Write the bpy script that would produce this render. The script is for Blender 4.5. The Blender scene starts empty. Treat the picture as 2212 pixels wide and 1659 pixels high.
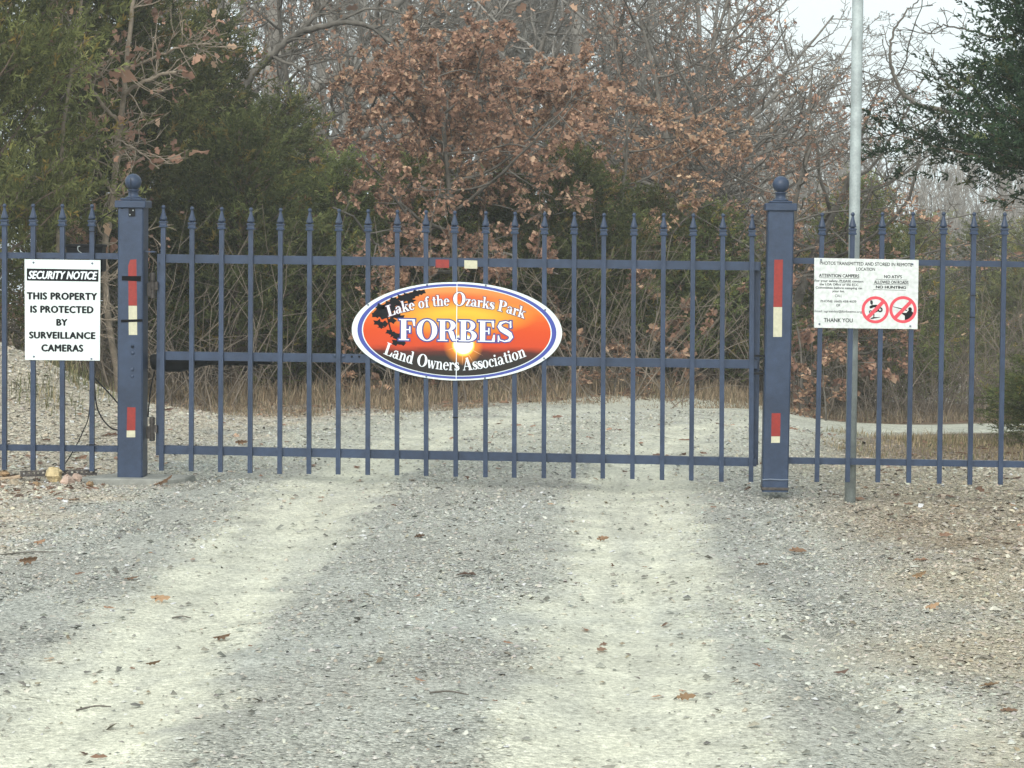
import bpy, math
import numpy as np
from mathutils import Matrix, Vector
R_ = np.random.RandomState
sc = bpy.context.scene
COL = sc.collection

# ------------------------------------------------------------------ camera
FPX, CAM = 4920.0, np.array([1.0214, -13.4195, 1.60])
YAW, PITCH, ROLL = -0.0511, -0.0726, 0.0105
Fv = np.array([math.sin(YAW)*math.cos(PITCH), math.cos(YAW)*math.cos(PITCH), math.sin(PITCH)])
Rv = np.array([math.cos(YAW), -math.sin(YAW), 0.0]); Uv = np.cross(Rv, Fv)
R2 = math.cos(ROLL)*Rv + math.sin(ROLL)*Uv; U2 = -math.sin(ROLL)*Rv + math.cos(ROLL)*Uv
cd = bpy.data.cameras.new('camera'); cam = bpy.data.objects.new('camera', cd); COL.objects.link(cam)
cam.matrix_world = Matrix(((R2[0], U2[0], -Fv[0], CAM[0]), (R2[1], U2[1], -Fv[1], CAM[1]), (R2[2], U2[2], -Fv[2], CAM[2]), (0, 0, 0, 1)))
cd.sensor_width = 36.0; cd.lens = FPX/2212*36.0; cd.clip_start = 0.05; cd.clip_end = 3000
sc.camera = cam

# ------------------------------------------------------------------ sky, sun, exposure (overcast, misty)
w = bpy.data.worlds.new('World'); sc.world = w; w.use_nodes = True
nt = w.node_tree; nt.nodes.clear()
sky = nt.nodes.new('ShaderNodeTexSky'); sky.sky_type = 'NISHITA'; sky.sun_disc = False
SUN_EL, SUN_ROT = math.radians(34), math.radians(192)
sky.sun_elevation = SUN_EL; sky.sun_rotation = SUN_ROT
sky.air_density = 1.0; sky.dust_density = 6.0; sky.ozone_density = 1.5
hs = nt.nodes.new('ShaderNodeHueSaturation'); hs.inputs['Saturation'].default_value = 0.22
bg = nt.nodes.new('ShaderNodeBackground'); bg.inputs['Strength'].default_value = 0.15
ow = nt.nodes.new('ShaderNodeOutputWorld')
nt.links.new(sky.outputs[0], hs.inputs['Color']); cl = nt.nodes.new('ShaderNodeMix'); cl.data_type = 'RGBA'; cl.inputs['Factor'].default_value = 0.7   # even cloud cover over the clear sky
cl.inputs[7].default_value = (5.0, 5.7, 5.8, 1); nt.links.new(hs.outputs[0], cl.inputs[6]); nt.links.new(cl.outputs[2], bg.inputs['Color']); nt.links.new(bg.outputs[0], ow.inputs['Surface'])
sl = bpy.data.lights.new('sun', 'SUN'); sl.energy = 1.5; sl.angle = math.radians(40); sl.color = (1.0, 0.95, 0.87)
so = bpy.data.objects.new('sun', sl); COL.objects.link(so)
sdir = Vector((math.sin(SUN_ROT)*math.cos(SUN_EL), math.cos(SUN_ROT)*math.cos(SUN_EL), math.sin(SUN_EL)))
so.rotation_euler = sdir.to_track_quat('Z', 'Y').to_euler()
sc.view_settings.view_transform = 'Standard'; sc.view_settings.look = 'None'
sc.view_settings.exposure = 0.72; sc.view_settings.gamma = 1.0; sc.view_settings.use_curve_mapping = False
sc.cycles.max_bounces = 5; sc.cycles.diffuse_bounces = 3; sc.cycles.glossy_bounces = 2
sc.cycles.transparent_max_bounces = 4; sc.cycles.volume_bounces = 1
sc.cycles.use_denoising = True

# ------------------------------------------------------------------ measuring helpers (photo measured at 2212 px width)
def ray(px, py):
    d = Fv + R2*((px-1106)/FPX) - U2*((py-829.5)/FPX)
    return d
def W(px, py, y=0.0):
    d = ray(px, py); t = (y-CAM[1])/d[1]
    return CAM + d*t
def AT(px, dist):      # ground-plan x,y of a column of the photo at a given distance from the camera
    d = ray(px, 472); t = dist
    p = CAM + d*t
    return float(p[0]), float(p[1])

# ------------------------------------------------------------------ mesh helpers
def mk(name, verts, faces, mat=None, parent=None, smooth=False, col=None, mats=None, midx=None):
    me = bpy.data.meshes.new(name)
    if isinstance(faces, np.ndarray):
        verts = np.asarray(verts, np.float32); n, k = faces.shape
        me.vertices.add(len(verts)); me.vertices.foreach_set('co', verts.ravel())
        me.loops.add(n*k); me.loops.foreach_set('vertex_index', faces.astype(np.int32).ravel())
        me.polygons.add(n); me.polygons.foreach_set('loop_start', np.arange(0, n*k, k, dtype=np.int32))
        me.update(calc_edges=True)
    else:
        me.from_pydata([tuple(map(float, v)) for v in verts], [], [tuple(int(i) for i in f) for f in faces]); me.update()
    if col is not None:
        a = me.color_attributes.new('Col', 'FLOAT_COLOR', 'POINT')
        c = np.ones((len(me.vertices), 4), np.float32); c[:, :3] = col
        a.data.foreach_set('color', c.ravel())
    for m in (mats or ([mat] if mat else [])): me.materials.append(m)
    if midx is not None: me.polygons.foreach_set('material_index', np.asarray(midx, np.int32))
    if smooth: me.polygons.foreach_set('use_smooth', np.ones(len(me.polygons), bool))
    o = bpy.data.objects.new(name, me); COL.objects.link(o)
    if parent: o.parent = parent
    return o
class MB:
    def __init__(s): s.v = []; s.f = []
    def add(s, v, f):
        b = len(s.v); s.v += [tuple(map(float, q)) for q in v]; s.f += [tuple(b+i for i in q) for q in f]; return s
    def box(s, a, b, bev=0.0):
        (x0, y0, z0), (x1, y1, z1) = a, b
        if bev <= 0:
            v = [(x0,y0,z0),(x1,y0,z0),(x1,y1,z0),(x0,y1,z0),(x0,y0,z1),(x1,y0,z1),(x1,y1,z1),(x0,y1,z1)]
            return s.add(v, [(0,3,2,1),(4,5,6,7),(0,1,5,4),(1,2,6,5),(2,3,7,6),(3,0,4,7)])
        c = bev
        ring = [(x0+c,y0),(x1-c,y0),(x1,y0+c),(x1,y1-c),(x1-c,y1),(x0+c,y1),(x0,y1-c),(x0,y0+c)]
        ins = [(x0+c,y0+c),(x1-c,y0+c),(x1-c,y0+c),(x1-c,y1-c),(x1-c,y1-c),(x0+c,y1-c),(x0+c,y1-c),(x0+c,y0+c)]
        v = [(x,y,z0) for x,y in ins]+[(x,y,z0+c) for x,y in ring]+[(x,y,z1-c) for x,y in ring]+[(x,y,z1) for x,y in ins]
        f = []
        for k in range(3):
            for i in range(8):
                j = (i+1) % 8; f.append((8*k+i, 8*k+j, 8*k+8+j, 8*k+8+i))
        f.append((24,26,28,30)); f.append((6,4,2,0))
        # remove degenerate duplicates later by merge
        return s.add(v, f)
    def lathe(s, c, prof, n=16, axis='z', sq=False):
        cx, cy, cz = c; v = []; f = []
        for r, h in prof:
            for i in range(n):
                a = 2*math.pi*(i+.5)/n; x, y = r*math.cos(a), r*math.sin(a)
                v.append((cx+x, cy+y, cz+h) if axis == 'z' else ((cx+x, cy+h, cz+y) if axis == 'y' else (cx+h, cy+x, cz+y)))
        m = len(prof)
        for k in range(m-1):
            for i in range(n):
                j = (i+1) % n; f.append((k*n+i, k*n+j, k*n+n+j, k*n+n+i))
        f.append(tuple(range(n-1, -1, -1))); f.append(tuple((m-1)*n+i for i in range(n)))
        return s.add(v, f)
    def tube(s, pts, r, n=6):
        pts = [np.array(p, float) for p in pts]; v = []; f = []
        for i, p in enumerate(pts):
            t = pts[min(i+1, len(pts)-1)]-pts[max(i-1, 0)]; t = t/(np.linalg.norm(t)+1e-9)
            a = np.cross(t, (0.13, 0.9, 0.31)); a /= np.linalg.norm(a)+1e-9; b = np.cross(t, a)
            rr = r[i] if hasattr(r, '__len__') else r
            for k in range(n):
                q = 2*math.pi*k/n; v.append(p+rr*(math.cos(q)*a+math.sin(q)*b))
        for i in range(len(pts)-1):
            for k in range(n):
                j = (k+1) % n; f.append((i*n+k, i*n+j, i*n+n+j, i*n+n+k))
        f.append(tuple(range(n-1, -1, -1))); f.append(tuple((len(pts)-1)*n+i for i in range(n)))
        return s.add(v, f)
    def build(s, name, mat, parent=None, smooth=False): return mk(name, s.v, s.f, mat, parent, smooth)
def tag(o, label=None, cat=None, group=None, kind=None):
    if label: o['label'] = label
    if cat: o['category'] = cat
    if group: o['group'] = group
    if kind: o['kind'] = kind
    return o
def empty(name, loc, label, cat, group=None):
    o = bpy.data.objects.new(name, None); COL.objects.link(o); o.location = [float(v) for v in loc]
    return tag(o, label, cat, group)
def link_copy(src, parent=None):
    c = src.copy(); COL.objects.link(c); c.parent = parent
    return c
def catmull(pts, n=8):
    P = [np.array(p, float) for p in pts]; P = [2*P[0]-P[1]]+P+[2*P[-1]-P[-2]]; out = []
    for i in range(1, len(P)-2):
        for k in range(n):
            t = k/n; a, b, c, d = P[i-1:i+3]
            out.append(.5*((2*b)+(c-a)*t+(2*a-5*b+4*c-d)*t*t+(3*b-a-3*c+d)*t**3))
    out.append(P[-2]); return out

# ------------------------------------------------------------------ materials
def material(name, base, rough=.6, metal=0.0, noise=None, attr=False, bump=None, spec=.5, sheen=0):
    m = bpy.data.materials.new(name); m.use_nodes = True; n = m.node_tree.nodes; l = m.node_tree.links
    b = n['Principled BSDF']; b.inputs['Roughness'].default_value = rough; b.inputs['Metallic'].default_value = metal
    b.inputs['Specular IOR Level'].default_value = spec
    src = None
    if attr:
        a = n.new('ShaderNodeVertexColor'); a.layer_name = 'Col'; src = a.outputs['Color']
    else:
        b.inputs['Base Color'].default_value = (*base, 1)
    tc = n.new('ShaderNodeTexCoord')
    for (scale, detail, lo, hi) in (noise or []):
        t = n.new('ShaderNodeTexNoise'); t.inputs['Scale'].default_value = scale; t.inputs['Detail'].default_value = detail
        l.new(tc.outputs['Object'], t.inputs['Vector'])
        mr = n.new('ShaderNodeMapRange'); mr.inputs['From Min'].default_value = .3; mr.inputs['From Max'].default_value = .7
        mr.inputs['To Min'].default_value = lo; mr.inputs['To Max'].default_value = hi; l.new(t.outputs['Fac'], mr.inputs['Value'])
        mx = n.new('ShaderNodeMix'); mx.data_type = 'RGBA'; mx.blend_type = 'MULTIPLY'; mx.inputs['Factor'].default_value = 1
        if src is not None: l.new(src, mx.inputs[6])
        else: mx.inputs[6].default_value = (*base, 1)
        l.new(mr.outputs[0], mx.inputs[7]); src = mx.outputs[2]
    if src is not None: l.new(src, b.inputs['Base Color'])
    if bump:
        scale, dist, detail = bump
        t = n.new('ShaderNodeTexNoise'); t.inputs['Scale'].default_value = scale; t.inputs['Detail'].default_value = detail
        l.new(tc.outputs['Object'], t.inputs['Vector'])
        bp = n.new('ShaderNodeBump'); bp.inputs['Distance'].default_value = dist; bp.inputs['Strength'].default_value = 1
        l.new(t.outputs['Fac'], bp.inputs['Height']); l.new(bp.outputs[0], b.inputs['Normal'])
    return m
M = {}
M['ground'] = material('ground_gravel', (.4,.4,.37), .95, noise=[(3, 6, .86, 1.14), (45, 4, .72, 1.28), (160, 2, .8, 1.2)], attr=True, bump=(70, .012, 6), spec=.15)
def ground_cells(m):
    n = m.node_tree.nodes; l = m.node_tree.links; bs = n['Principled BSDF']; tc = n.new('ShaderNodeTexCoord')
    at = n.new('ShaderNodeAttribute'); at.attribute_name = 'grav'
    vo = n.new('ShaderNodeTexVoronoi'); vo.inputs['Scale'].default_value = 75; l.new(tc.outputs['Object'], vo.inputs['Vector'])
    sp = n.new('ShaderNodeSeparateColor'); l.new(vo.outputs['Color'], sp.inputs[0])
    mr = n.new('ShaderNodeMapRange'); mr.inputs['To Min'].default_value = .62; mr.inputs['To Max'].default_value = 1.38; l.new(sp.outputs[0], mr.inputs['Value'])
    src = bs.inputs['Base Color'].links[0].from_socket
    mx = n.new('ShaderNodeMix'); mx.data_type = 'RGBA'; mx.blend_type = 'MULTIPLY'; l.new(at.outputs['Fac'], mx.inputs['Factor']); l.new(src, mx.inputs[6]); l.new(mr.outputs[0], mx.inputs[7]); l.new(mx.outputs[2], bs.inputs['Base Color'])
    bp0 = bs.inputs['Normal'].links[0].from_node
    bp = n.new('ShaderNodeBump'); bp.invert = True; bp.inputs['Distance'].default_value = .010; l.new(at.outputs['Fac'], bp.inputs['Strength']); l.new(vo.outputs['Distance'], bp.inputs['Height']); l.new(bp0.outputs[0], bp.inputs['Normal']); l.new(bp.outputs[0], bs.inputs['Normal'])
ground_cells(M['ground'])
def set_grav(o, g):
    a = o.data.attributes.new('grav', 'FLOAT', 'POINT'); a.data.foreach_set('value', np.asarray(g, np.float32))
M['stone'] = material('gravel_stone', (.4,.4,.38), .9, attr=True, noise=[(60, 3, .75, 1.2)], spec=.2)
M['rock'] = material('rock', (.36,.30,.22), .9, noise=[(9, 5, .55, 1.35), (40, 3, .8, 1.15)], bump=(22, .02, 6), spec=.2)
M['blue'] = material('blue_paint', (.026,.042,.078), .42, noise=[(3, 6, .80, 1.2), (24, 5, .88, 1.12), (140, 2, .93, 1.07)], bump=(240, .0006, 2), spec=.32)
M['blue_dark'] = M['blue']
M['black'] = material('black_plastic', (.007,.008,.010), .55, noise=[(30, 3, .7, 1.5)], spec=.12)
M['tape_black'] = material('black_tape', (.004,.004,.005), .85, spec=.06)
M['rust'] = material('worn_hinge_steel', (.035,.03,.027), .7, noise=[(40, 5, .4, 2.2)])
M['steel'] = material('bolt_steel', (.12,.15,.2), .5)
M['red'] = material('red_reflective_tape', (.22,.010,.005), .45, noise=[(60, 4, .82, 1.12)])
M['cream'] = material('white_reflective_tape', (.45,.44,.32), .5, noise=[(50, 4, .88, 1.08)])
M['white'] = material('white_sign_board', (.60,.67,.67), .45, noise=[(8, 4, .95, 1.03)])
M['white2'] = material('weathered_sign_board', (.56,.60,.59), .6, noise=[(42, 4, .80, 1.10), (6, 4, .93, 1.05)])
M['ink'] = material('black_ink', (.008,.009,.011), .7, spec=.08)
M['inkgrey'] = material('faded_ink', (.022,.026,.031), .7, spec=.1)
M['wink'] = material('white_ink', (.66,.71,.76), .5)
M['navy'] = material('navy_ink', (.030,.035,.20), .5)
M['ring'] = material('blue_ring_ink', (.030,.05,.28), .5)
M['redink'] = material('red_sign_ink', (.55,.045,.07), .55)
M['maroon'] = material('maroon_outline_ink', (.10,.03,.07), .55)
M['galv'] = material('galvanised_steel', (.28,.32,.32), .6, .1, noise=[(14, 5, .78, 1.15), (90, 3, .9, 1.1)])
M['concrete'] = material('concrete', (.22,.225,.205), .95, noise=[(12, 5, .75, 1.15)], bump=(60, .006, 4))
M['bark'] = material('grey_bark', (.125,.115,.10), .95, noise=[(10, 5, .6, 1.35)], spec=.1)
M['bark_hazed'] = material('haze_paled_grey_bark', (.235,.222,.20), .95, noise=[(4, 4, .7, 1.3)], spec=.1)  # grey bark, its colour lightened to stand in for haze over distant trees
M['bark_brown'] = material('cedar_bark', (.13,.10,.075), .95, noise=[(14, 5, .6, 1.4)], spec=.1)
M['deadwood'] = material('dead_branch_wood', (.24,.20,.155), .9, noise=[(20, 4, .7, 1.3)], spec=.1)
M['cedar'] = material('cedar_foliage', (.05,.07,.03), .85, attr=True, spec=.12)
M['leaf'] = material('dry_oak_leaf', (.2,.1,.05), .8, attr=True, spec=.2)
def thin_leaf(m, fac, vary):      # thin leaves let light through; every tree has its own tone
    n = m.node_tree.nodes; l = m.node_tree.links; b = n['Principled BSDF']; src = b.inputs['Base Color'].links[0].from_socket
    oi = n.new('ShaderNodeObjectInfo'); hv = n.new('ShaderNodeHueSaturation'); l.new(src, hv.inputs['Color'])
    a = n.new('ShaderNodeMapRange'); a.inputs['To Min'].default_value = 1-vary; a.inputs['To Max'].default_value = 1+vary*1.3; l.new(oi.outputs['Random'], a.inputs['Value']); l.new(a.outputs[0], hv.inputs['Value'])
    c = n.new('ShaderNodeMapRange'); c.inputs['To Min'].default_value = .5-vary*.05; c.inputs['To Max'].default_value = .5+vary*.05
    fr = n.new('ShaderNodeMath'); fr.operation = 'FRACT'; mu = n.new('ShaderNodeMath'); mu.operation = 'MULTIPLY'; mu.inputs[1].default_value = 7.3; l.new(oi.outputs['Random'], mu.inputs[0]); l.new(mu.outputs[0], fr.inputs[0]); l.new(fr.outputs[0], c.inputs['Value']); l.new(c.outputs[0], hv.inputs['Hue'])
    l.new(hv.outputs[0], b.inputs['Base Color']); t = n.new('ShaderNodeBsdfTranslucent'); l.new(hv.outputs[0], t.inputs['Color'])
    mx = n.new('ShaderNodeMixShader'); mx.inputs[0].default_value = fac; l.new(b.outputs[0], mx.inputs[1]); l.new(t.outputs[0], mx.inputs[2]); l.new(mx.outputs[0], n['Material Output'].inputs['Surface'])
thin_leaf(M['leaf'], .42, .15); thin_leaf(M['cedar'], .45, .28)
M['grass'] = material('dry_grass', (.3,.25,.15), .9, attr=True, spec=.15)
M['brush'] = material('dead_stem', (.165,.138,.11), .9, noise=[(6, 4, .6, 1.4)], spec=.1)
M['wood'] = material('weathered_wood', (.33,.25,.17), .9, noise=[(30, 5, .7, 1.2)])

# ------------------------------------------------------------------ terrain
def sstep(a, b, x):
    t = np.clip((x-a)/(b-a), 0, 1); return t*t*(3-2*t)
_rs = R_(5); _K = _rs.uniform(-1, 1, (14, 2)); _P = _rs.uniform(0, 6.28, 14)
def wob(x, y, s=1.0):      # cheap smooth noise, about -1..1
    r = 0
    for i in range(14): r = r+np.sin((_K[i,0]*x+_K[i,1]*y)*s*4.2+_P[i])
    return r/5.2
def cline(y):               # road centre line x(y)
    return np.interp(y, [-40,-14,-7,0,2,3.7,5.2,7,9,10.5,12,14], [.3,.17,.15,.17,.30,.54,1.25,2.7,5.0,8.0,12,20])
def height(x, y):
    x = np.asarray(x, float); y = np.asarray(y, float)
    z = 0.012*wob(x, y, .8)+0.006*wob(x, y, 2.7)
    z = z+0.62*np.exp(-((x+4.0)/1.25)**2-((y-2.9)/1.5)**2)                    # gravel bank behind the left fence
    z = z+0.10*sstep(-2.4, -4.0, x)*sstep(.2, 2, y)
    z = z-0.055*sstep(1.3, 2.6, x)*sstep(-5, -.5, y)*(1-sstep(2, 4, y))
    z = z-0.11*sstep(1.9, 3.0, x)*sstep(1.5, 3.5, y)
    z = z+np.interp(y, [4,6,7.7,10.3,13,16], [0,-.09,-.2,-.36,-.5,-.6])*sstep(.5, 3.8, x)                             # the road drops away to the right
    z = z-0.085*np.maximum(y-16, 0)*(1-.55*sstep(60, 200, y))
    d = np.abs(x-cline(y))
    z = z-0.028*np.exp(-((d-.86)/.28)**2)*(y < 8)
    return z
def zones(x, y):            # base colour of the ground itself
    x = np.asarray(x, float); y = np.asarray(y, float)
    n1 = wob(x, y, 1.1); n2 = wob(x+7, y-3, 3.1); n3 = wob(x-4, y+9, 8.0)
    c = cline(y); d = x-c
    C = lambda r, g, b: np.array([r, g, b])
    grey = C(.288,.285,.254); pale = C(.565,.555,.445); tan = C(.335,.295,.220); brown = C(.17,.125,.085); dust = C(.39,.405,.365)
    half = .33+.07*n2+.04*n3+.05*np.clip(-y-2, 0, 6)/6
    tl = 1-sstep(half*.55, half*1.45, np.abs(d+.88+.05*n1)); tr = 1-sstep(half*.6, half*1.5, np.abs(d-.88+.05*n1))
    st = wob(d*7, y*.25, 1.3); t = np.clip(tl+tr+.25*st*(np.abs(d) < 2.6), 0, 1)*(1-sstep(4.5, 6.5, y)*0.6)*(.82+.22*wob(d*16, y*.8+5, 1.2))
    t = np.maximum(t, .55*sstep(.3, 1.8, y)*(1-sstep(1.7, 2.6, np.abs(d)))*np.clip(.9+.3*n2, 0, 1)); t = np.maximum(t, .75*sstep(5.8, 7.2, y)*(np.abs(d) < 3)); xb = np.interp(-y, [2.5,3.3,4.9,6.35,9], [1.2,1.31,1.72,2.15,2.9]); t = np.maximum(t, .6*np.exp(-((x-xb+.05*n2)/.19)**2)*sstep(-2.4, -3.8, y)*np.clip(.8+.4*n3, 0, 1)); near = sstep(-4.5, -9, y)
    t = np.clip(t+.35*near*(np.abs(d) < 3), 0, 1)*np.clip(.86+.2*n3, 0, 1)
    g = sstep(1.5, 2.6, d+.3*n1)*(1-.45*near); gl = sstep(1.7, 2.7, -d+.3*n2)*sstep(-6, -1, y)
    out = grey[None]*(1-t[:, None])+pale[None]*t[:, None]
    mid = (1-t)*(.25+.25*n1); mid = np.clip(mid, 0, 1)[:, None]; out = out*(1-mid)+dust[None]*mid
    k = np.clip(g, 0, 1)[:, None]; out = out*(1-k)+tan[None]*k
    k = np.clip(gl, 0, 1)[:, None]*.9; out = out*(1-k)+C(.42,.37,.29)[None]*k
    k = .92*np.clip(sstep(1.6, 2.6, d)*np.exp(-((y+1.0)/1.3)**2)*(.8+.4*n2)+.6*np.exp(-((x+3.3)/.8)**2-((y+.25)/.35)**2), 0, 1)[:, None]; out = out*(1-k)+C(.20,.155,.105)[None]*k
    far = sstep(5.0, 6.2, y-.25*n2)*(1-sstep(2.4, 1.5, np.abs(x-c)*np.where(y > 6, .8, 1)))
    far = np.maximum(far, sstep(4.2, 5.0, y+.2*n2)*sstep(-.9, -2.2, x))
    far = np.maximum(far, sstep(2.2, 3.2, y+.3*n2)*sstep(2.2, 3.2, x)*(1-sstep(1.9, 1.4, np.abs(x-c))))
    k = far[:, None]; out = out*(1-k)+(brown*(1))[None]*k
    return out
def trackness(x, y):
    d = x-cline(y); t = np.exp(-((np.abs(d+.05*wob(x, y, 1.1))-.88)/.38)**4)
    return t
def grav_of(x, y): return np.clip((1-.85*np.maximum(trackness(x, y), .6*np.exp(-((x-np.interp(-y, [2.5,3.3,4.9,6.35,9], [1.2,1.31,1.72,2.15,2.9]))/.19)**2)*(y < -2.5)))*(.8+.3*wob(x, y, 1.3)), .08, 1)
def grid(xs, ys):
    X, Y = np.meshgrid(xs, ys); nx, ny = len(xs), len(ys)
    i = np.arange(nx*ny).reshape(ny, nx)
    F = np.stack([i[:-1,:-1], i[:-1,1:], i[1:,1:], i[1:,:-1]], -1).reshape(-1, 4)
    return X.ravel(), Y.ravel(), F
fine = lambda a, b, s: np.arange(a, b+1e-6, s)
gx = np.concatenate([[-170,-100,-60,-40,-28,-20,-14,-10,-8], fine(-7, 8, .09), [9,11,14,20,28,40,60,100,170]])
gy = np.concatenate([[-60,-40,-28,-20,-16], fine(-14, 14, .09), [15,16.5,18,20,23,26,30,36,44,54,70,90,120,180]])
X, Y, F = grid(gx, gy)
near_ = (np.abs(X) < 8.5) & (np.abs(Y) < 14.5)
gz = height(X, Y)
roadd = np.abs(X-cline(Y))
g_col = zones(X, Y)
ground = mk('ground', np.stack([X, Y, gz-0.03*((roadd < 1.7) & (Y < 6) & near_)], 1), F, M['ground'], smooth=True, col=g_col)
set_grav(ground, grav_of(X, Y))
tag(ground, 'gravel and leaf covered ground reaching into the woods', 'ground', kind='structure')
# road sheet, proud in the middle and dipping under the ground at both sides
us = np.linspace(-2.05, 2.05, 56); ys = np.concatenate([fine(-40, -14, 1.5)[:-1], fine(-14, 7, .09), fine(7.2, 14, .25)])
U, V, F = grid(us, ys)
edge = 1-sstep(1.45, 1.95, np.abs(U)+.12*wob(U, V, 2.2))
sl_ = np.gradient(cline(ys), ys); SL = np.interp(V, ys, np.clip(sl_, -3, 3))
nrm = np.sqrt(1+SL**2); RX = cline(V)+U/nrm; RY = V-U*SL/nrm
RZ = height(RX, RY)-.05+.062*edge
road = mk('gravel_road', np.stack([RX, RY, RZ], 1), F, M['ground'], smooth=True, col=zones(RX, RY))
set_grav(road, grav_of(RX, RY))
tag(road, 'pale gravel road with two worn wheel tracks passing under the gate', 'road', kind='structure')
def hz(x, y): return float(height(np.array([x]), np.array([y]))[0])
def surf(x, y):
    d = np.abs(x-cline(y)); e = 1-sstep(1.45, 1.95, d+.12*wob(d, y, 2.2))
    return height(x, y)+np.where(y < 6, np.maximum(0, -.05+.062*e), 0)

# loose gravel: crushed stones, one object nobody could count
def gravel(name, label, n, region, smin, smax, seed, dens, dark=0.0, raise_=.25, var=.19):
    rs = R_(seed); (x0, x1, y0, y1) = region
    x = rs.uniform(x0, x1, n); y = rs.uniform(y0, y1, n)
    keep = rs.rand(n) < dens(x, y); x, y = x[keep], y[keep]; n = len(x)
    s = smin*(smax/smin)**(rs.rand(n)**2.2)
    octa = np.array([[-1,-1,0],[1,-1,0],[1,1,0],[-1,1,0],[0,0,-1],[.25,-.15,1]], float)*.5
    v = octa[None]*(1+rs.uniform(-.5, .4, (n, 6, 3)))+rs.uniform(-.12, .12, (n, 6, 3))
    v = v*np.stack([rs.uniform(.8, 1.5, n), rs.uniform(.7, 1.1, n), rs.uniform(.55, .95, n)], 1)[:, None]*s[:, None, None]
    a = rs.uniform(0, 6.28, n); ca, sa = np.cos(a)[:, None], np.sin(a)[:, None]
    tx = rs.normal(0, .25, n)[:, None]
    vz = v[..., 2]+v[..., 0]*tx
    vx = v[..., 0]*ca-v[..., 1]*sa; vy = v[..., 0]*sa+v[..., 1]*ca
    z = surf(x, y)
    P = np.stack([vx+x[:, None], vy+y[:, None], vz+(z+raise_*s*.5)[:, None]], -1).reshape(-1, 3)
    f = np.array([[0,1,5],[1,2,5],[2,3,5],[3,0,5]])
    F = (f[None]+6*np.arange(n)[:, None, None]).reshape(-1, 3)
    base = zones(x, y); g = rs.lognormal(.0-dark, var, n)[:, None]
    tint = 1+rs.normal(0, .03, (n, 3))*np.array([1.2,.5,1.3])
    warm = (rs.rand(n) < .10)[:, None]*np.array([.10,.02,-.06])
    c = np.clip((.78*base+.25*np.array([.35,.34,.31]))*g*tint+warm*base, .02, .50)
    o = mk(name, P, F, M['stone'], col=np.repeat(c, 6, 0))
    return tag(o, label, 'gravel', kind='stuff')
def seen(x, y): return (np.abs((x-CAM[0])-(y-CAM[1])*math.tan(YAW)) < (y-CAM[1])*.225+1.2)
def d_main(x, y):
    t = trackness(x, y); d = x-cline(y)
    side = np.clip(sstep(1.3, 2.4, np.abs(d)), 0, 1)
    k = (1-.93*t)*(.45+.55*side+.2*wob(x, y, 1.3))
    k = k*(1-.45*sstep(-3.5, -7, y)*(np.abs(d) < 2))*(1-sstep(5.2, 6.2, y)*(np.abs(d) > 1.2))*(1-sstep(3, 4, y)*(x > 3.2))
    return k*seen(x, y)
gravel('gravel', 'loose crushed grey and tan gravel over the drive and shoulders', 520000, (-6, 7.5, -8.2, 7), .007, .021, 11, d_main)
gravel('coarse_gravel', 'coarse tan gravel heaped on the shoulders beside both fences', 60000, (-6, 7.5, -6.5, 4.6), .016, .036, 12,
       lambda x, y: seen(x, y)*np.clip(sstep(1.9, 2.9, x-cline(y))*(1-sstep(2.6, 3.4, y))*.55+sstep(-1.9, -2.6, x)*sstep(-4, -1, y)*.8, 0, 1), raise_=.45, var=.33)
gravel('loose_chips', 'small dark chips of stone scattered on the pale wheel tracks', 9000, (-3.5, 3.5, -8.2, 6), .007, .028, 13,
       lambda x, y: seen(x, y)*.8, dark=.75, raise_=.8, var=.3)

# ------------------------------------------------------------------ gate and fence
FIN = [(.0145,0),(.0205,.002),(.0215,.009),(.017,.012),(.017,.026),(.0205,.029),(.0205,.036),(.0135,.040)]
def finial_mesh():
    mb = MB(); mb.lathe((0,0,0), [(r*1.55, h) for r, h in FIN], 4)
    mb.lathe((0,0,.040), [(.010,0),(.021,.006),(.022,.012),(.016,.030),(.0105,.050),(.0075,.066),(.006,.075)], 10)
    mb.lathe((0,0,.1195), [(.004,-.013),(.0095,-.008),(.0125,0),(.0095,.008),(.004,.0125)], 10)
    o = mb.build('finial', M['blue'], None, False); me = o.data; bpy.data.objects.remove(o); return me
FINIAL = finial_mesh()
def picket(parent, org, xt, zt, xb, zb, y=-.012, hw=.0135):
    xt_, xb_ = xt-org[0], xb-org[0]; z1, z0 = zt-.132-org[2], zb-org[2]; yy = y-org[1]
    mb = MB(); v = []
    for x, z in ((xb_, z0), (xt_, z1)):
        for dx, dy in ((-hw,-hw),(hw,-hw),(hw,hw),(-hw,hw)): v.append((x+dx, yy+dy, z))
    mb.add(v, [(0,3,2,1),(4,5,6,7),(0,1,5,4),(1,2,6,5),(2,3,7,6),(3,0,4,7)])
    p = mb.build('picket', M['blue'], parent)
    f = bpy.data.objects.new('finial', FINIAL); COL.objects.link(f); f.parent = p; f.location = (xt_, yy, z1)
    return p
def rail(parent, name, org, a, b, h, y0, y1):
    (xa, za), (xb, zb) = a, b; mb = MB(); v = []
    for x, z in ((xa, za), (xb, zb)):
        for y, dz in ((y0,-h/2),(y1,-h/2),(y1,h/2),(y0,h/2)): v.append((x-org[0], y-org[1], z+dz-org[2]))
    mb.add(v, [(3,2,1,0),(4,5,6,7),(0,1,5,4),(1,2,6,5),(2,3,7,6),(3,0,4,7)])
    return mb.build(name, M['blue'], parent)
def bolt(parent, loc, r=.009, mat=None, name='bolt'):
    mb = MB(); mb.lathe(loc, [(r,0),(r,-.003),(r*.8,-.006),(r*.35,-.0075)], 10, 'y')
    return mb.build(name, mat or M['blue'], parent)
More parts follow.
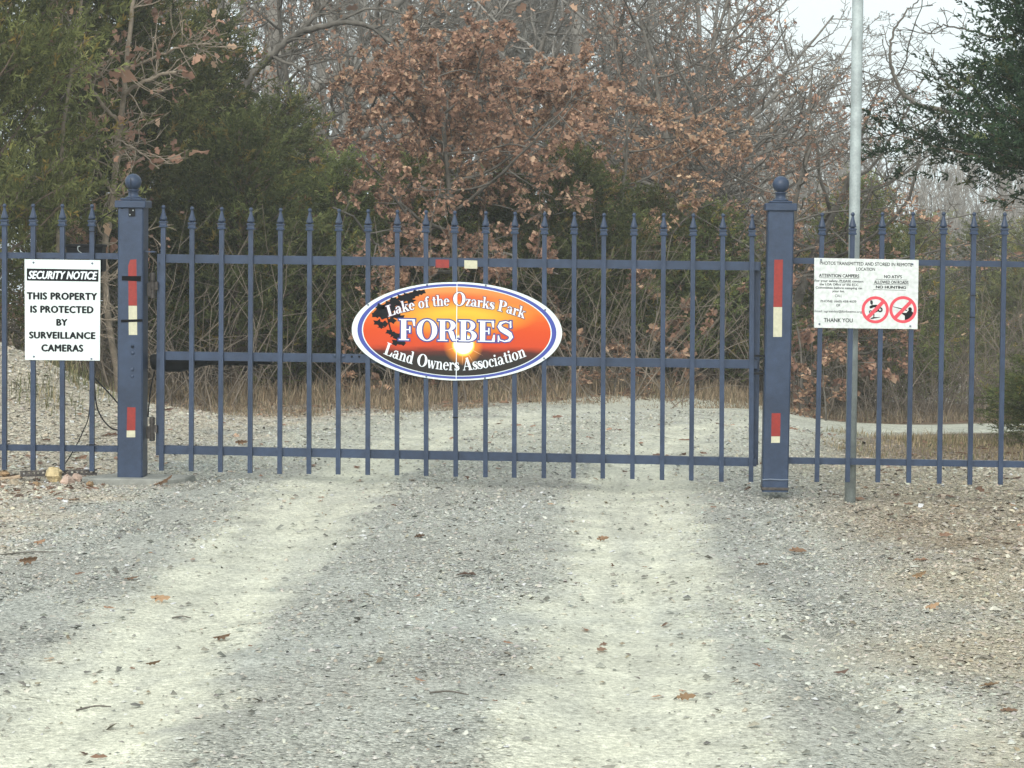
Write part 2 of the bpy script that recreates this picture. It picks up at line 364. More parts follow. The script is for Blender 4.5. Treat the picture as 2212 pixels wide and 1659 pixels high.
tops = [(354,443),(416,446),(480,447),(543,448),(607,449),(670,450),(733,451),(796,452),(859,453),(921,454),(983,455),(1050,456),(1113,457),(1177,458),(1241,458),(1305,460),(1370,460),(1434,460),(1498,461),(1562,461),(1625,462)]
bots = [(350,1016),(414,1017),(477,1019),(541,1021),(605,1023),(668,1023),(731,1024),(795,1025),(858,1026),(921,1027),(985,1029),(1049,1030),(1111,1031),(1175,1032),(1239,1032),(1302,1033),(1366,1034),(1430,1036),(1493,1037),(1558,1040),(1622,1040)]
g0 = W(352, 1016)
gate = empty('swing_gate', (g0[0], 0, 0), 'blue spear-topped metal swing gate across the gravel road, holding the oval sign', 'gate')
org = np.array([g0[0], 0, 0])
for t, b in zip(tops, bots):
    T, B = W(*t), W(*b); picket(gate, org, T[0], T[2], B[0], B[2])
def zx(px, py): p = W(px, py); return (p[0], p[2])
rail(gate, 'rail', org, zx(340, 558), zx(1641, 575), .050, -.006, .034)
rail(gate, 'rail', org, zx(340, 768), zx(1636, 787), .050, -.006, .034)
rail(gate, 'rail', org, zx(338, 971), zx(1634, 998.5), .050, -.006, .034)
for (a, b) in (((344, 549), (341, 985)), ((1637, 566), (1631, 1006))):
    T, B = W(*a), W(*b); mb = MB(); v = []
    for P in (B, T):
        for dx, y in ((-.02,.0365),(.02,.0365),(.02,.082),(-.02,.082)): v.append((P[0]+dx-org[0], y, P[2]))
    mb.add(v, [(0,3,2,1),(4,5,6,7),(0,1,5,4),(1,2,6,5),(2,3,7,6),(3,0,4,7)]); mb.build('end_stile', M['blue'], gate)
def tape(parent, org, corners, y, mat, name, label=None, th=.0012):
    mb = MB(); v = []
    for yy in (y, y+th):
        for c in corners:
            P = W(*c, y); v.append((P[0]-org[0], yy-org[1], P[2]-org[2]))
    n = len(corners); mb.add(v, [tuple(range(n))[::-1], tuple(range(n, 2*n))]+[(i, (i+1) % n, n+(i+1) % n, n+i) for i in range(n)])
    o = mb.build(name, mat, parent)
    if label: o['label'] = label
    return o
tape(gate, org, [(941,578),(970,579),(970,561),(941,560.5)], -.0085, M['red'], 'reflective_strip', 'red reflective strip')
tape(gate, org, [(1003,580),(1031,580.5),(1031,563),(1003,562)], -.0085, M['cream'], 'reflective_strip', 'white reflective strip')
for q in ((724,768),(742,769)):
    p = W(*q); bolt(gate, (p[0]-org[0], -.006, p[2]), .011)
for q in ((760,770),(776,770)):
    p = W(*q); bolt(gate, (p[0]-org[0], -.006, p[2]), .006, M['black'], 'bolt_hole')
# latch at the free end
p = W(1645, 787); lt = MB()
lt.box((p[0]-.045-org[0], -.04, p[2]+.045), (p[0]+.026-org[0], -.03, p[2]+.058)); lt.box((p[0]-.045-org[0], -.04, p[2]-.058), (p[0]+.026-org[0], -.03, p[2]-.045))
lt.box((p[0]+.008-org[0], -.042, p[2]-.035), (p[0]+.022-org[0], -.028, p[2]+.035)); lt.box((p[0]-.012-org[0], -.038, p[2]-.04), (p[0]+.006-org[0], -.03, p[2]-.03)); lt.box((p[0]-.012-org[0], -.038, p[2]+.03), (p[0]+.006-org[0], -.03, p[2]+.04))
lt.build('latch', M['black'], gate)

def post(name, label, base, top, capz, ballc, w_=.152):
    B = W(*base); T = W(*top); o = empty(name, (B[0], 0, B[2]), label, 'gate post', 'gate posts')
    lean = T[0]-B[0]; H = T[2]-B[2]; h = w_/2; c = .008
    mb = MB(); v = []
    ring = [(-h+c,-h),(h-c,-h),(h,-h+c),(h,h-c),(h-c,h),(-h+c,h),(-h,h-c),(-h,-h+c)]
    for dx, z in ((0, -.03), (lean, H)):
        for x, y in ring: v.append((x+dx, y, z))
    mb.add(v, [(0,1,9,8),(1,2,10,9),(2,3,11,10),(3,4,12,11),(4,5,13,12),(5,6,14,13),(6,7,15,14),(7,0,8,15),(8,9,10,11,12,13,14,15),(7,6,5,4,3,2,1,0)])
    mb.build('shaft', M['blue'], o)
    cap = MB(); q = .092
    cap.box((lean-q, -q, H-.042), (lean+q, q, H+.002), .005); q = .066
    cap.box((lean-q, -q, H+.003), (lean+q, q, H+.016), .004)
    co = cap.build('cap', M['blue'], o)
    bl = MB(); r = .049
    neck = [(.046,.016),(.048,.022),(.034,.027),(.030,.033),(.030,.058),(.036,.062),(.036,.067)]
    ball = [(r*math.cos(a), .067+r*.92+r*math.sin(a)) for a in np.linspace(-1.15, 1.54, 14)]
    bl.lathe((lean, 0, H), neck+ball, 24); bl.build('ball_finial', M['blue'], co, True)
    return o, B, lean, H
pl, plB, _, plH = post('gate_post', 'blue square gate post with hinges, black bracket and rivets left of the gate', (286,1029), (288,434), 0, 0)
pr, prB, _, prH = post('gate_post', 'blue square gate post at the free end of the gate, rusted foot', (1673,1049), (1686,440), 0, 0)
yf = -.0775
Lz = lambda X_, Y_: ((X_/3.16)/1.35624, (500+Y_/3.16)/1.35624)        # from the enlarged crop of the left post
Lz2 = lambda X_, Y_: ((X_/3.16)/1.35624, (1000+Y_/3.16)/1.35624)
o3 = np.array([plB[0], 0, plB[2]])
tape(pl, o3, [Lz(1190,1250), Lz(1268,1250), Lz(1262,820), Lz(1205,825), Lz(1187,880)], yf, M['red'], 'reflective_strip', 'torn red reflective strip')
tape(pl, o3, [Lz(1192,1521), Lz(1270,1521), Lz(1268,1251), Lz(1190,1251)], yf, M['cream'], 'reflective_strip', 'white reflective strip')
tape(pl, o3, [Lz2(1173,825), Lz2(1252,825), Lz2(1255,612), Lz2(1178,610)], yf, M['red'], 'reflective_strip', 'short red reflective strip')
tape(pl, o3, [Lz2(1172,888), Lz2(1252,888), Lz2(1252,826), Lz2(1173,826)], yf, M['cream'], 'reflective_strip', 'short white reflective strip')
tape(pl, o3, [Lz(1128,1015), Lz(1303,1025), Lz(1305,976), Lz(1128,975)], yf-.002, M['tape_black'], 'black_tape')
tape(pl, o3, [Lz(1120,1404), Lz(1320,1398), Lz(1320,1374), Lz(1120,1380)], yf-.002, M['tape_black'], 'black_tape')
br = tape(pl, o3, [Lz(1190,422), Lz(1250,422), Lz(1250,345), Lz(1190,345)], yf-.004, M['black'], 'bracket', th=.004)
for q in (Lz(1234,367), Lz(1205,408)):
    P = W(*q, yf); bolt(br, (P[0]-o3[0], yf-.004, P[2]-o3[2]), .0035, M['white'], 'screw')
for q in (Lz(1227,1628), Lz2(1227,48), Lz2(1227,108), Lz2(1225,260), Lz2(1225,325)):
    P = W(*q, yf); bolt(pl, (P[0]-o3[0], -.076, P[2]-o3[2]), .0105, name='rivet')
P1, P2, P3 = W(*Lz(1213,345), yf-.01), W(*Lz(1213,240), yf-.01), W(*Lz(1209,70), -.055)
MB().tube([P1-o3, P2-o3, W(*Lz(1211,140), -.06)-o3, P3-o3], .0016, 5).build('antenna_wire', M['black'], pl)
P = W(*Lz(1395,750), 0); MB().box((P[0]-.035-o3[0], -.03, P[2]-.004-o3[2]), (P[0]+.032-o3[0], .02, P[2]+.004-o3[2])).build('stop_bracket', M['blue'], pl)
for (a, b) in ((Lz(1408,945), Lz(1408,1185)), (Lz2(1402,700), Lz2(1402,925))):
    A, B = W(*a), W(*b); mb = MB(); hh = A[2]-B[2]
    mb.lathe((A[0]-o3[0], .02, B[2]-o3[2]), [(.012,0),(.0165,.004),(.0165,hh*.32),(.013,hh*.33),(.013,hh*.35),(.0165,hh*.36),(.0165,hh*.66),(.013,hh*.67),(.013,hh*.69),(.0165,hh*.7),(.0165,hh-.004),(.008,hh)], 12)
    mb.box((A[0]-.032-o3[0], .008, B[2]+hh*.1-o3[2]), (A[0]-.01-o3[0], .03, B[2]+hh*.6-o3[2])); mb.box((A[0]+.01-o3[0], .012, B[2]+hh*.35-o3[2]), (A[0]+.03-o3[0], .034, B[2]+hh*.65-o3[2]))
    mb.build('hinge', M['rust'], pl)
o4 = np.array([prB[0], 0, prB[2]])
Rz = lambda X_, Y_: ((2150+X_/2.9493)/1.35624, (480+Y_/2.9493)/1.35624)
Rz2 = lambda X_, Y_: ((2150+X_/2.6024)/1.35624, (980+Y_/2.6024)/1.35624)
tape(pr, o4, [Rz(342,1237), Rz(417,1237), Rz(424,828), Rz(350,828)], yf, M['red'], 'reflective_strip', 'long red reflective strip')
tape(pr, o4, [Rz(340,1495), Rz(415,1495), Rz(417,1238), Rz(342,1238)], yf, M['cream'], 'reflective_strip', 'white reflective strip')
tape(pr, o4, [Rz2(285,776), Rz2(353,776), Rz2(356,600), Rz2(288,600)], yf, M['red'], 'reflective_strip', 'short red reflective strip')
tape(pr, o4, [Rz2(284,826), Rz2(350,826), Rz2(352,777), Rz2(285,777)], yf, M['cream'], 'reflective_strip', 'short white reflective strip')
mb = MB(); mb.box((-.079,-.083,-.018), (.079,.083,-.002), .003); mb.build('base_plate', M['rust'], pr)
mb = MB(); mb.tube([(-.076,-.079,.042),(-.03,-.0795,.046),(.03,-.0795,.043),(.076,-.079,.045)], .004, 6); mb.build('weld_seam', M['steel'], pr)

def fence(name, label, tl, bl, railspec, extra):
    a = W(*bl[0]); o = empty(name, (a[0], 0, 0), label, 'fence'); og = np.array([a[0], 0, 0])
    Ts = [W(*t) for t in tl]; Bs = [W(*b) for b in bl]
    if extra < 0:
        st = Ts[1]-Ts[0]; sb = Bs[1]-Bs[0]
        for k in range(-extra): Ts.insert(0, Ts[0]-st); Bs.insert(0, Bs[0]-sb)
    else:
        st = Ts[-1]-Ts[-2]; sb = Bs[-1]-Bs[-2]
        for k in range(extra): Ts.append(Ts[-1]+st*[1,1,1][0]); Bs.append(Bs[-1]+sb)
    for T, B in zip(Ts, Bs): picket(o, og, T[0], T[2], B[0], B[2])
    for (q0, q1, hh) in railspec: rail(o, 'rail', og, zx(*q0), zx(*q1), hh, -.004, .030)
    return o, og
fl, fo = fence('picket_fence', 'short blue picket fence left of the gate, behind the security notice',
    [(11,440),(73,440),(136,440.5),(200,441)], [(11,1014),(73,1015),(136,1016),(200,1017)],
    [((-330,549), (261,553.5), .036), ((-330,963), (260,970), .036)], -5)
fr, fro = fence('picket_fence', 'blue picket fence right of the gate, behind the campers notice',
    [(1776,459),(1842,458.5),(1906,458),(1972,457.5),(2038,457.5),(2104,458),(2170,458.5)], [(1764,1040),(1830,1040.5),(1895.5,1041),(1962,1042),(2028,1044),(2094,1046),(2160,1046)],
    [((1713,563), (2560,577), .034), ((1701,995), (2550,1009), .037)], 5)
for fpar, fog, q in ((fl, fo, (200,768)), (fl, fo, (200,960)), (fl, fo, (200,560-60)), (fr, fro, (2102,638)), (fr, fro, (2099,685)), (gate, org, (984,901))):
    P = W(*q); mb = MB(); mb.box((P[0]-.016-fog[0], -.0285, P[2]-.003), (P[0]+.016-fog[0], .0045, P[2]+.003)); mb.build('cable_tie', M['black'], fpar)

# ------------------------------------------------------------------ lettering
def font_mesh(text, bold=0.0, shear=0.0, space=1.0):
    c = bpy.data.curves.new('lettering', 'FONT'); c.body = text; c.size = 1; c.shear = shear; c.space_character = space
    c.resolution_u = 3; c.fill_mode = 'FRONT'
    o = bpy.data.objects.new('lettering', c); COL.objects.link(o)
    dg = bpy.context.evaluated_depsgraph_get(); me = bpy.data.meshes.new_from_object(o.evaluated_get(dg))
    co = np.zeros(len(me.vertices)*3); me.vertices.foreach_get('co', co); co = co.reshape(-1, 3)
    faces = [tuple(p.vertices) for p in me.polygons]
    bpy.data.objects.remove(o); bpy.data.curves.remove(c); bpy.data.meshes.remove(me)
    n = len(co); bx = bold*1.0
    if bx > 0:
        sh = [(0,0),(bx,0),(-bx,0),(0,bx*.6),(0,-bx*.6)]; co2 = []; f2 = []
        for k, (dx, dy) in enumerate(sh): co2.append(co+np.array([dx, dy, .00006*k])); f2 += [tuple(i+k*n for i in q) for q in faces]
        co, faces = np.concatenate(co2), f2
    return co, faces
class Board:      # a flat board whose print is laid out in measured crop coordinates
    def __init__(s, o, og, M4, y): s.o, s.og, s.q, s.y = o, og, M4, y
    def uv(s, X, Y):   # bilinear from crop rectangle to board plane
        (x0, y0, x1, y1), tl, tr, bl, brr = s.q
        a, b = (X-x0)/(x1-x0), (Y-y0)/(y1-y0)
        return (1-b)*((1-a)*tl+a*tr)+b*((1-a)*bl+a*brr)
    def text(s, t, box, mat, bold=.02, shear=0, lift=.0006, desc=False, name='lettering', space=1.0):
        x0, y0, x1, y1 = box; co, fs = font_mesh(t, bold, shear, space)
        mnx, mxx = co[:,0].min(), co[:,0].max(); lo, hi = (co[:,1].min(), co[:,1].max())
        if desc: lo, hi = (0.0, .73)
        v = []
        for x, y, z in co:
            P = s.uv(x0+(x-mnx)/(mxx-mnx)*(x1-x0), y1-(y-lo)/(hi-lo)*(y1-y0)); v.append((P[0]-s.og[0], s.y-lift-z-s.og[1], P[2]-s.og[2]))
        return mk(name, v, fs, mat, s.o)
    def poly(s, pts, mat, name, lift=.0004):
        v = []
        for X, Y in pts:
            P = s.uv(X, Y); v.append((P[0]-s.og[0], s.y-lift-s.og[1], P[2]-s.og[2]))
        return mk(name, v, [tuple(range(len(pts)))], mat, s.o)
    def ring(s, c, r0, r1, mat, name, lift=.0008, n=48):
        v = []
        for r in (r0, r1):
            for i in range(n):
                a = 2*math.pi*i/n; P = s.uv(c[0]+r*math.cos(a), c[1]+r*math.sin(a)); v.append((P[0]-s.og[0], s.y-lift-s.og[1], P[2]-s.og[2]))
        return mk(name, v, [(i, (i+1) % n, n+(i+1) % n, n+i) for i in range(n)], mat, s.o)
def board(name, label, cat, corners, crop, y, mat, th=.004):
    tl, tr, brr, bl = [W(*c, y) for c in corners]
    og = np.array([(bl[0]+brr[0])/2, y, (bl[2]+brr[2])/2]); o = empty(name, og, label, cat)
    v = [p-og for p in (tl, tr, brr, bl)]+[p-og+np.array([0, th, 0]) for p in (tl, tr, brr, bl)]
    mk('board', v, [(0,3,2,1),(4,5,6,7),(0,1,5,4),(1,2,6,5),(2,3,7,6),(3,0,4,7)], mat, o)
    return Board(o, og, (crop, tl, tr, bl, brr), y)
# security notice
sg = board('security_sign', 'white security notice board with black heading on the left fence', 'sign', [(53,560),(217,562),(215.5,779),(54,777.5)], (230,818,928,1755), -.034, M['white'])
sg.poly([(250,903),(912,907),(910,1018),(250,1016)], M['ink'], 'heading_band')
sg.text('SECURITY NOTICE', (262,924,902,1000), M['wink'], .045, .28, lift=.0010, name='heading')
for t, b in (('THIS PROPERTY',(248,1122,902,1193)),('IS PROTECTED',(280,1246,868,1316)),('BY',(522,1368,628,1434)),('SURVEILLANCE',(268,1488,888,1556)),('CAMERAS',(382,1606,775,1676))):
    sg.text(t, b, M['ink'], .066, space=1.10)
for q in ((312,846),(853,848),(313,1722),(850,1738)):
    P = sg.uv(*q); bolt(sg.o, tuple(P-sg.og), .006, M['steel'], 'screw')
# campers notice
cg = board('campers_notice', 'weathered white campers notice with two red prohibition circles on the right fence', 'sign', [(1759,557),(1984.5,561.5),(1982,711),(1758.5,708)], (105,105,2092,1446), -.034, M['white2'])
for t, b, bo in (('PHOTOS TRANSMITTED AND STORED IN REMOTE',(210,168,1970,235),.02),('LOCATION',(905,272,1265,335),.02),('ATTENTION CAMPERS',(195,405,965,470),.03),
    ("NO ATV'S",(1438,405,1778,470),.03),('ALLOWED ON ROADS',(1250,515,1905,578),.03),('NO HUNTING',(1283,615,1860,670),.045),('CALL',(503,800,640,850),.01),('PHONE: (660) 438-4039',(230,908,915,968),.012),('OR',(528,982,610,1030),.015),('THANK YOU',(290,1255,848,1335),.022)):
    cg.text(t, b, M['ink'] if bo > .018 else M['inkgrey'], bo)
for t, b in (('For your safety, PLEASE contact',(112,515,1050,560)),('the LOA Office or the ECC',(205,583,950,627)),('Committee before camping on',(132,648,1020,692)),('your lot.',(450,712,690,756)),('Email  agreatday@forbesmo.org',(115,1100,1020,1145))):
    cg.text(t, b, M['inkgrey'], .026 if 'Email' not in t else .008, desc=True)
for a, b, yy in ((200,965,480),(1280,1880,490),(1235,1915,586),(1235,1855,690),(600,805,572)):
    cg.poly([(a,yy),(b,yy+4),(b,yy+11),(a,yy+7)], M['inkgrey'], 'underline')
def silhouettes():
    c = (1277,1083); cg.ring(c, 262, 205, M['redink'], 'prohibition_ring'); c2 = (1808,1072); cg.ring(c2, 262, 205, M['redink'], 'prohibition_ring')
    cg.poly([(1105,1215),(1400,905),(1452,950),(1160,1262)], M['redink'], 'prohibition_bar', .0012)
    cg.poly([(1635,1205),(1935,890),(1985,935),(1690,1252)], M['redink'], 'prohibition_bar', .0012)
    # rider on a four-wheeler tipping on two wheels
    cg.ring((1370,1080), 50, 22, M['ink'], 'vehicle_wheel', .0006, 20); cg.ring((1190,1125), 32, 12, M['ink'], 'vehicle_wheel', .0006, 16)
    cg.poly([(1165,1020),(1215,990),(1300,985),(1335,1000),(1320,1050),(1250,1035),(1195,1060),(1172,1055)], M['ink'], 'vehicle_body', .0006)
    cg.poly([(1180,905),(1215,900),(1232,935),(1225,985),(1195,985),(1178,950)], M['inkgrey'], 'vehicle_rider', .0006)
    cg.poly([(1180,1250),(1240,1225),(1395,1222),(1300,1245),(1210,1262)], M['ink'], 'vehicle_shadow', .0006)
    cg.poly([(1240,1120),(1325,1095),(1330,1115),(1262,1150),(1262,1225),(1243,1225)], M['ink'], 'vehicle_axle', .0006)
    # hunter aiming a long gun
    cg.poly([(1615,1012),(1615,1022),(1760,1062),(1880,1098),(1892,1080),(1780,1045)], M['ink'], 'hunter_gun', .0006)
    cg.poly([(1845,1270),(1842,1190),(1785,1150),(1790,1130),(1870,1135),(1915,1085),(1905,1045),(1930,1022),(1965,1028),(1980,1060),(1972,1100),(2005,1125),(1995,1165),(1955,1230),(1900,1268)], M['ink'], 'hunter_body', .0006)
silhouettes()
for q in ((235,140),(1975,188),(208,1372),(1952,1388)):
    P = cg.uv(*q); bolt(cg.o, tuple(P-cg.og), .006, M['steel'], 'screw')

# oval gate sign --------------------------------------------------------------
oc = W(986.5, 716, -.036); SX = .62/1000.0*1.003
og = np.array([oc[0], -.036, oc[2]-.29]); ov = empty('oval_sign', og, 'oval sunset park sign in two halves at the centre of the gate', 'sign')
tilt = -.0
def OV(X, Y, lift=0.0): return (SX*(X-1098), -lift, .29-SX*(Y-620)-.004*(X-1098)/1000)
def ell(a, b, n=72, a0=0, a1=360):
    return [(1098+a*math.cos(math.radians(t)), 620-b*math.sin(math.radians(t))) for t in np.linspace(a0, a1, n)]
def sunset():
    m = bpy.data.materials.new('sunset_print'); m.use_nodes = True; n = m.node_tree.nodes; l = m.node_tree.links
    b = n['Principled BSDF']; b.inputs['Roughness'].default_value = .5; b.inputs['Specular IOR Level'].default_value = .15
    tc = n.new('ShaderNodeTexCoord'); sp = n.new('ShaderNodeSeparateXYZ'); l.new(tc.outputs['Object'], sp.inputs[0])
    nz = n.new('ShaderNodeTexNoise'); nz.inputs['Scale'].default_value = 5; nz.inputs['Detail'].default_value = 3
    mpn = n.new('ShaderNodeMapping'); mpn.inputs['Scale'].default_value = (1, 1, 4); l.new(tc.outputs['Object'], mpn.inputs[0]); l.new(mpn.outputs[0], nz.inputs['Vector'])
    ad = n.new('ShaderNodeMath'); ad.operation = 'MULTIPLY_ADD'; ad.inputs[1].default_value = .05; l.new(nz.outputs['Fac'], ad.inputs[0]); l.new(sp.outputs['Z'], ad.inputs[2])
    mr = n.new('ShaderNodeMapRange'); mr.inputs['From Min'].default_value = .29+.025-.265; mr.inputs['From Max'].default_value = .29+.025+.265; l.new(ad.outputs[0], mr.inputs['Value'])
    cr = n.new('ShaderNodeValToRGB'); e = cr.color_ramp.elements
    stops = [(0,(.02,.018,.016)),(.2,(.022,.02,.018)),(.27,(.08,.02,.015)),(.34,(.48,.055,.018)),(.5,(.52,.062,.014)),(.62,(.55,.085,.016)),(.72,(.58,.16,.025)),(.86,(.56,.19,.045)),(1,(.58,.25,.075))]
    e[0].position, e[0].color = stops[0][0], (*stops[0][1], 1); e[1].position, e[1].color = stops[-1][0], (*stops[-1][1], 1)
    for p, c in stops[1:-1]: q = e.new(p); q.color = (*c, 1)
    l.new(mr.outputs[0], cr.inputs[0])
    def blob(cx, cz, rx, rz, col, prev, gain=1.0):
        mp = n.new('ShaderNodeMapping'); mp.vector_type = 'TEXTURE'; mp.inputs['Location'].default_value = (cx, 0, cz); mp.inputs['Scale'].default_value = (rx, 10, rz)
        g = n.new('ShaderNodeTexGradient'); g.gradient_type = 'SPHERICAL'; l.new(tc.outputs['Object'], mp.inputs[0]); l.new(mp.outputs[0], g.inputs[0])
        mm = n.new('ShaderNodeMath'); mm.operation = 'MULTIPLY'; mm.use_clamp = True; mm.inputs[1].default_value = gain; l.new(g.outputs['Fac'], mm.inputs[0])
        mx = n.new('ShaderNodeMix'); mx.data_type = 'RGBA'; l.new(mm.outputs[0], mx.inputs['Factor']); l.new(prev, mx.inputs[6]); mx.inputs[7].default_value = (*col, 1)
        return mx.outputs[2]
    s = cr.outputs[0]
    s = blob(0, .29+.185, .3, .05, (.62,.06,.02), s, 1.1)
    s = blob(.02, .29+.085, .46, .115, (.66,.40,.04), s, 1.4)
    s = blob(.0, .29+.02, .30, .10, (.60,.24,.03), s, .9)
    s = blob(.04, .29-.08, .12, .12, (.85,.30,.03), s, 1.4)
    s = blob(.04, .29-.08, .070, .070, (.9,.72,.12), s, 5)
    s = blob(.04, .29-.075, .062, .062, (.95,.93,.80), s, 6)
    l.new(s, b.inputs['Base Color']); return m
M['sunset'] = sunset()
def half(name, a, b, lift, mat, side, th=None):
    a0, a1 = (-90, 90) if side > 0 else (90, 270)
    pts = ell(a, b, 48, a0, a1); g = 2.5*side
    pts = [(X+(g if abs(X-1098) < 3 else 0), Y) for X, Y in pts]
    v = [OV(X, Y, lift) for X, Y in pts]; n = len(v); f = [tuple(range(n))]
    if th:
        v += [(x, y+th, z) for x, y, z in v]; f += [tuple(range(2*n-1, n-1, -1))]+[(i, n+i, n+(i+1) % n, (i+1) % n) for i in range(n)]
    return v, f
for side in (-1, 1):
    v, f = half('p', 1000, 467, 0, None, side, .005); pn = mk('panel', v, f, M['white'], ov)
    if side > 0:
        for vtx in pn.data.vertices: vtx.co.z += .0015
    for nm, a, b, lf, mt in (('blue_border', 946, 451, .0006, M['ring']), ('white_border', 903, 428, .0010, M['white']), ('sunset_picture', 892, 421, .0014, M['sunset'])):
        v, f = half('p', a, b, lf, None, side); mk(nm, v, f, mt, ov)
for q in ((813,183),(253,383),(813,1052),(1370,1055),(1935,398),(1370,178),(1930,858)):
    bolt(ov, OV(*q, 0), .006, M['steel'], 'screw')
mk('seam_strip', [OV(1094, 1086, .004), OV(1101, 1086, .004), OV(1101, 154, .004), OV(1094, 154, .004), OV(1094, 1086, -.004), OV(1101, 1086, -.004), OV(1101, 154, -.004), OV(1094, 154, -.004)], [(0,1,2,3),(7,6,5,4),(0,3,7,4),(1,5,6,2)], M['wink'], ov)
# bare leafy twig silhouette printed at the left
rsl = R_(3); tw = MB()
def leafpoly(mb, X, Y, ang, L, k):
    pts = []
    for t in np.linspace(0, 2*math.pi, 11)[:-1]:
        r = L*(.30+.25*abs(math.cos(2.5*t))+.25*rsl.rand()); pts.append((X+r*math.cos(t+ang)*1.25, Y+r*math.sin(t+ang)*.8))
    b = len(mb.v); lift = .0018+.0001*(k % 6); mb.add([OV(x, y, lift) for x, y in pts]+[OV(X, Y, lift)], [((i+1) % 10, i, 10) for i in range(10)])
spots = [(700,270,60),(640,300,70),(580,310,60),(520,350,66),(460,370,60),(420,420,70),(370,440,60),(330,480,55),(270,490,48),(400,480,60),(450,420,70),(520,420,60),(580,380,60),(620,420,50),(660,340,50),(760,255,45),(350,550,55),(400,560,50),(380,590,34),(460,640,45),(500,660,52),(540,680,60),(590,690,50),(520,740,50),(580,740,42),(500,480,60),(480,530,44),(560,500,50),(320,430,50),(380,400,55),(500,330,50),(610,650,30)]
for k, (X_, Y_, L_) in enumerate(spots):
    if ((X_-1098)/885)**2+((Y_-620)/414)**2 < .97: leafpoly(tw, X_, Y_, rsl.rand()*6, L_*1.25, k)
for k, (a, b, wd) in enumerate((((420,430),(470,620),7),((470,620),(520,700),8),((330,480),(420,430),6),((760,260),(420,430),8))):
    dx, dy = b[0]-a[0], b[1]-a[1]; q = math.hypot(dx, dy); nx_, ny_ = -dy/q*wd, dx/q*wd
    tw.add([OV(a[0]+nx_, a[1]+ny_, .0025), OV(b[0]+nx_, b[1]+ny_, .0025), OV(b[0]-nx_, b[1]-ny_, .0025), OV(a[0]-nx_, a[1]-ny_, .0025)], [(0,1,2,3)])
tw.build('leafy_twig_print', M['ink'], ov)
# sun rays
ry = MB()
for a, L_ in ((-28,120),(-60,100),(-92,110),(200,60)):
    c, s_ = math.cos(math.radians(a)), math.sin(math.radians(a)); X0, Y0 = 1160+95*c, 745-95*s_
    ry.add([OV(X0-4*s_, Y0-4*c, .0018), OV(X0+4*s_, Y0+4*c, .0018), OV(X0+L_*c, Y0-L_*s_, .0018)], [(0,1,2)])
ry.build('sun_rays_print', material('sun_ray_ink', (.75,.35,.15), .5), ov)
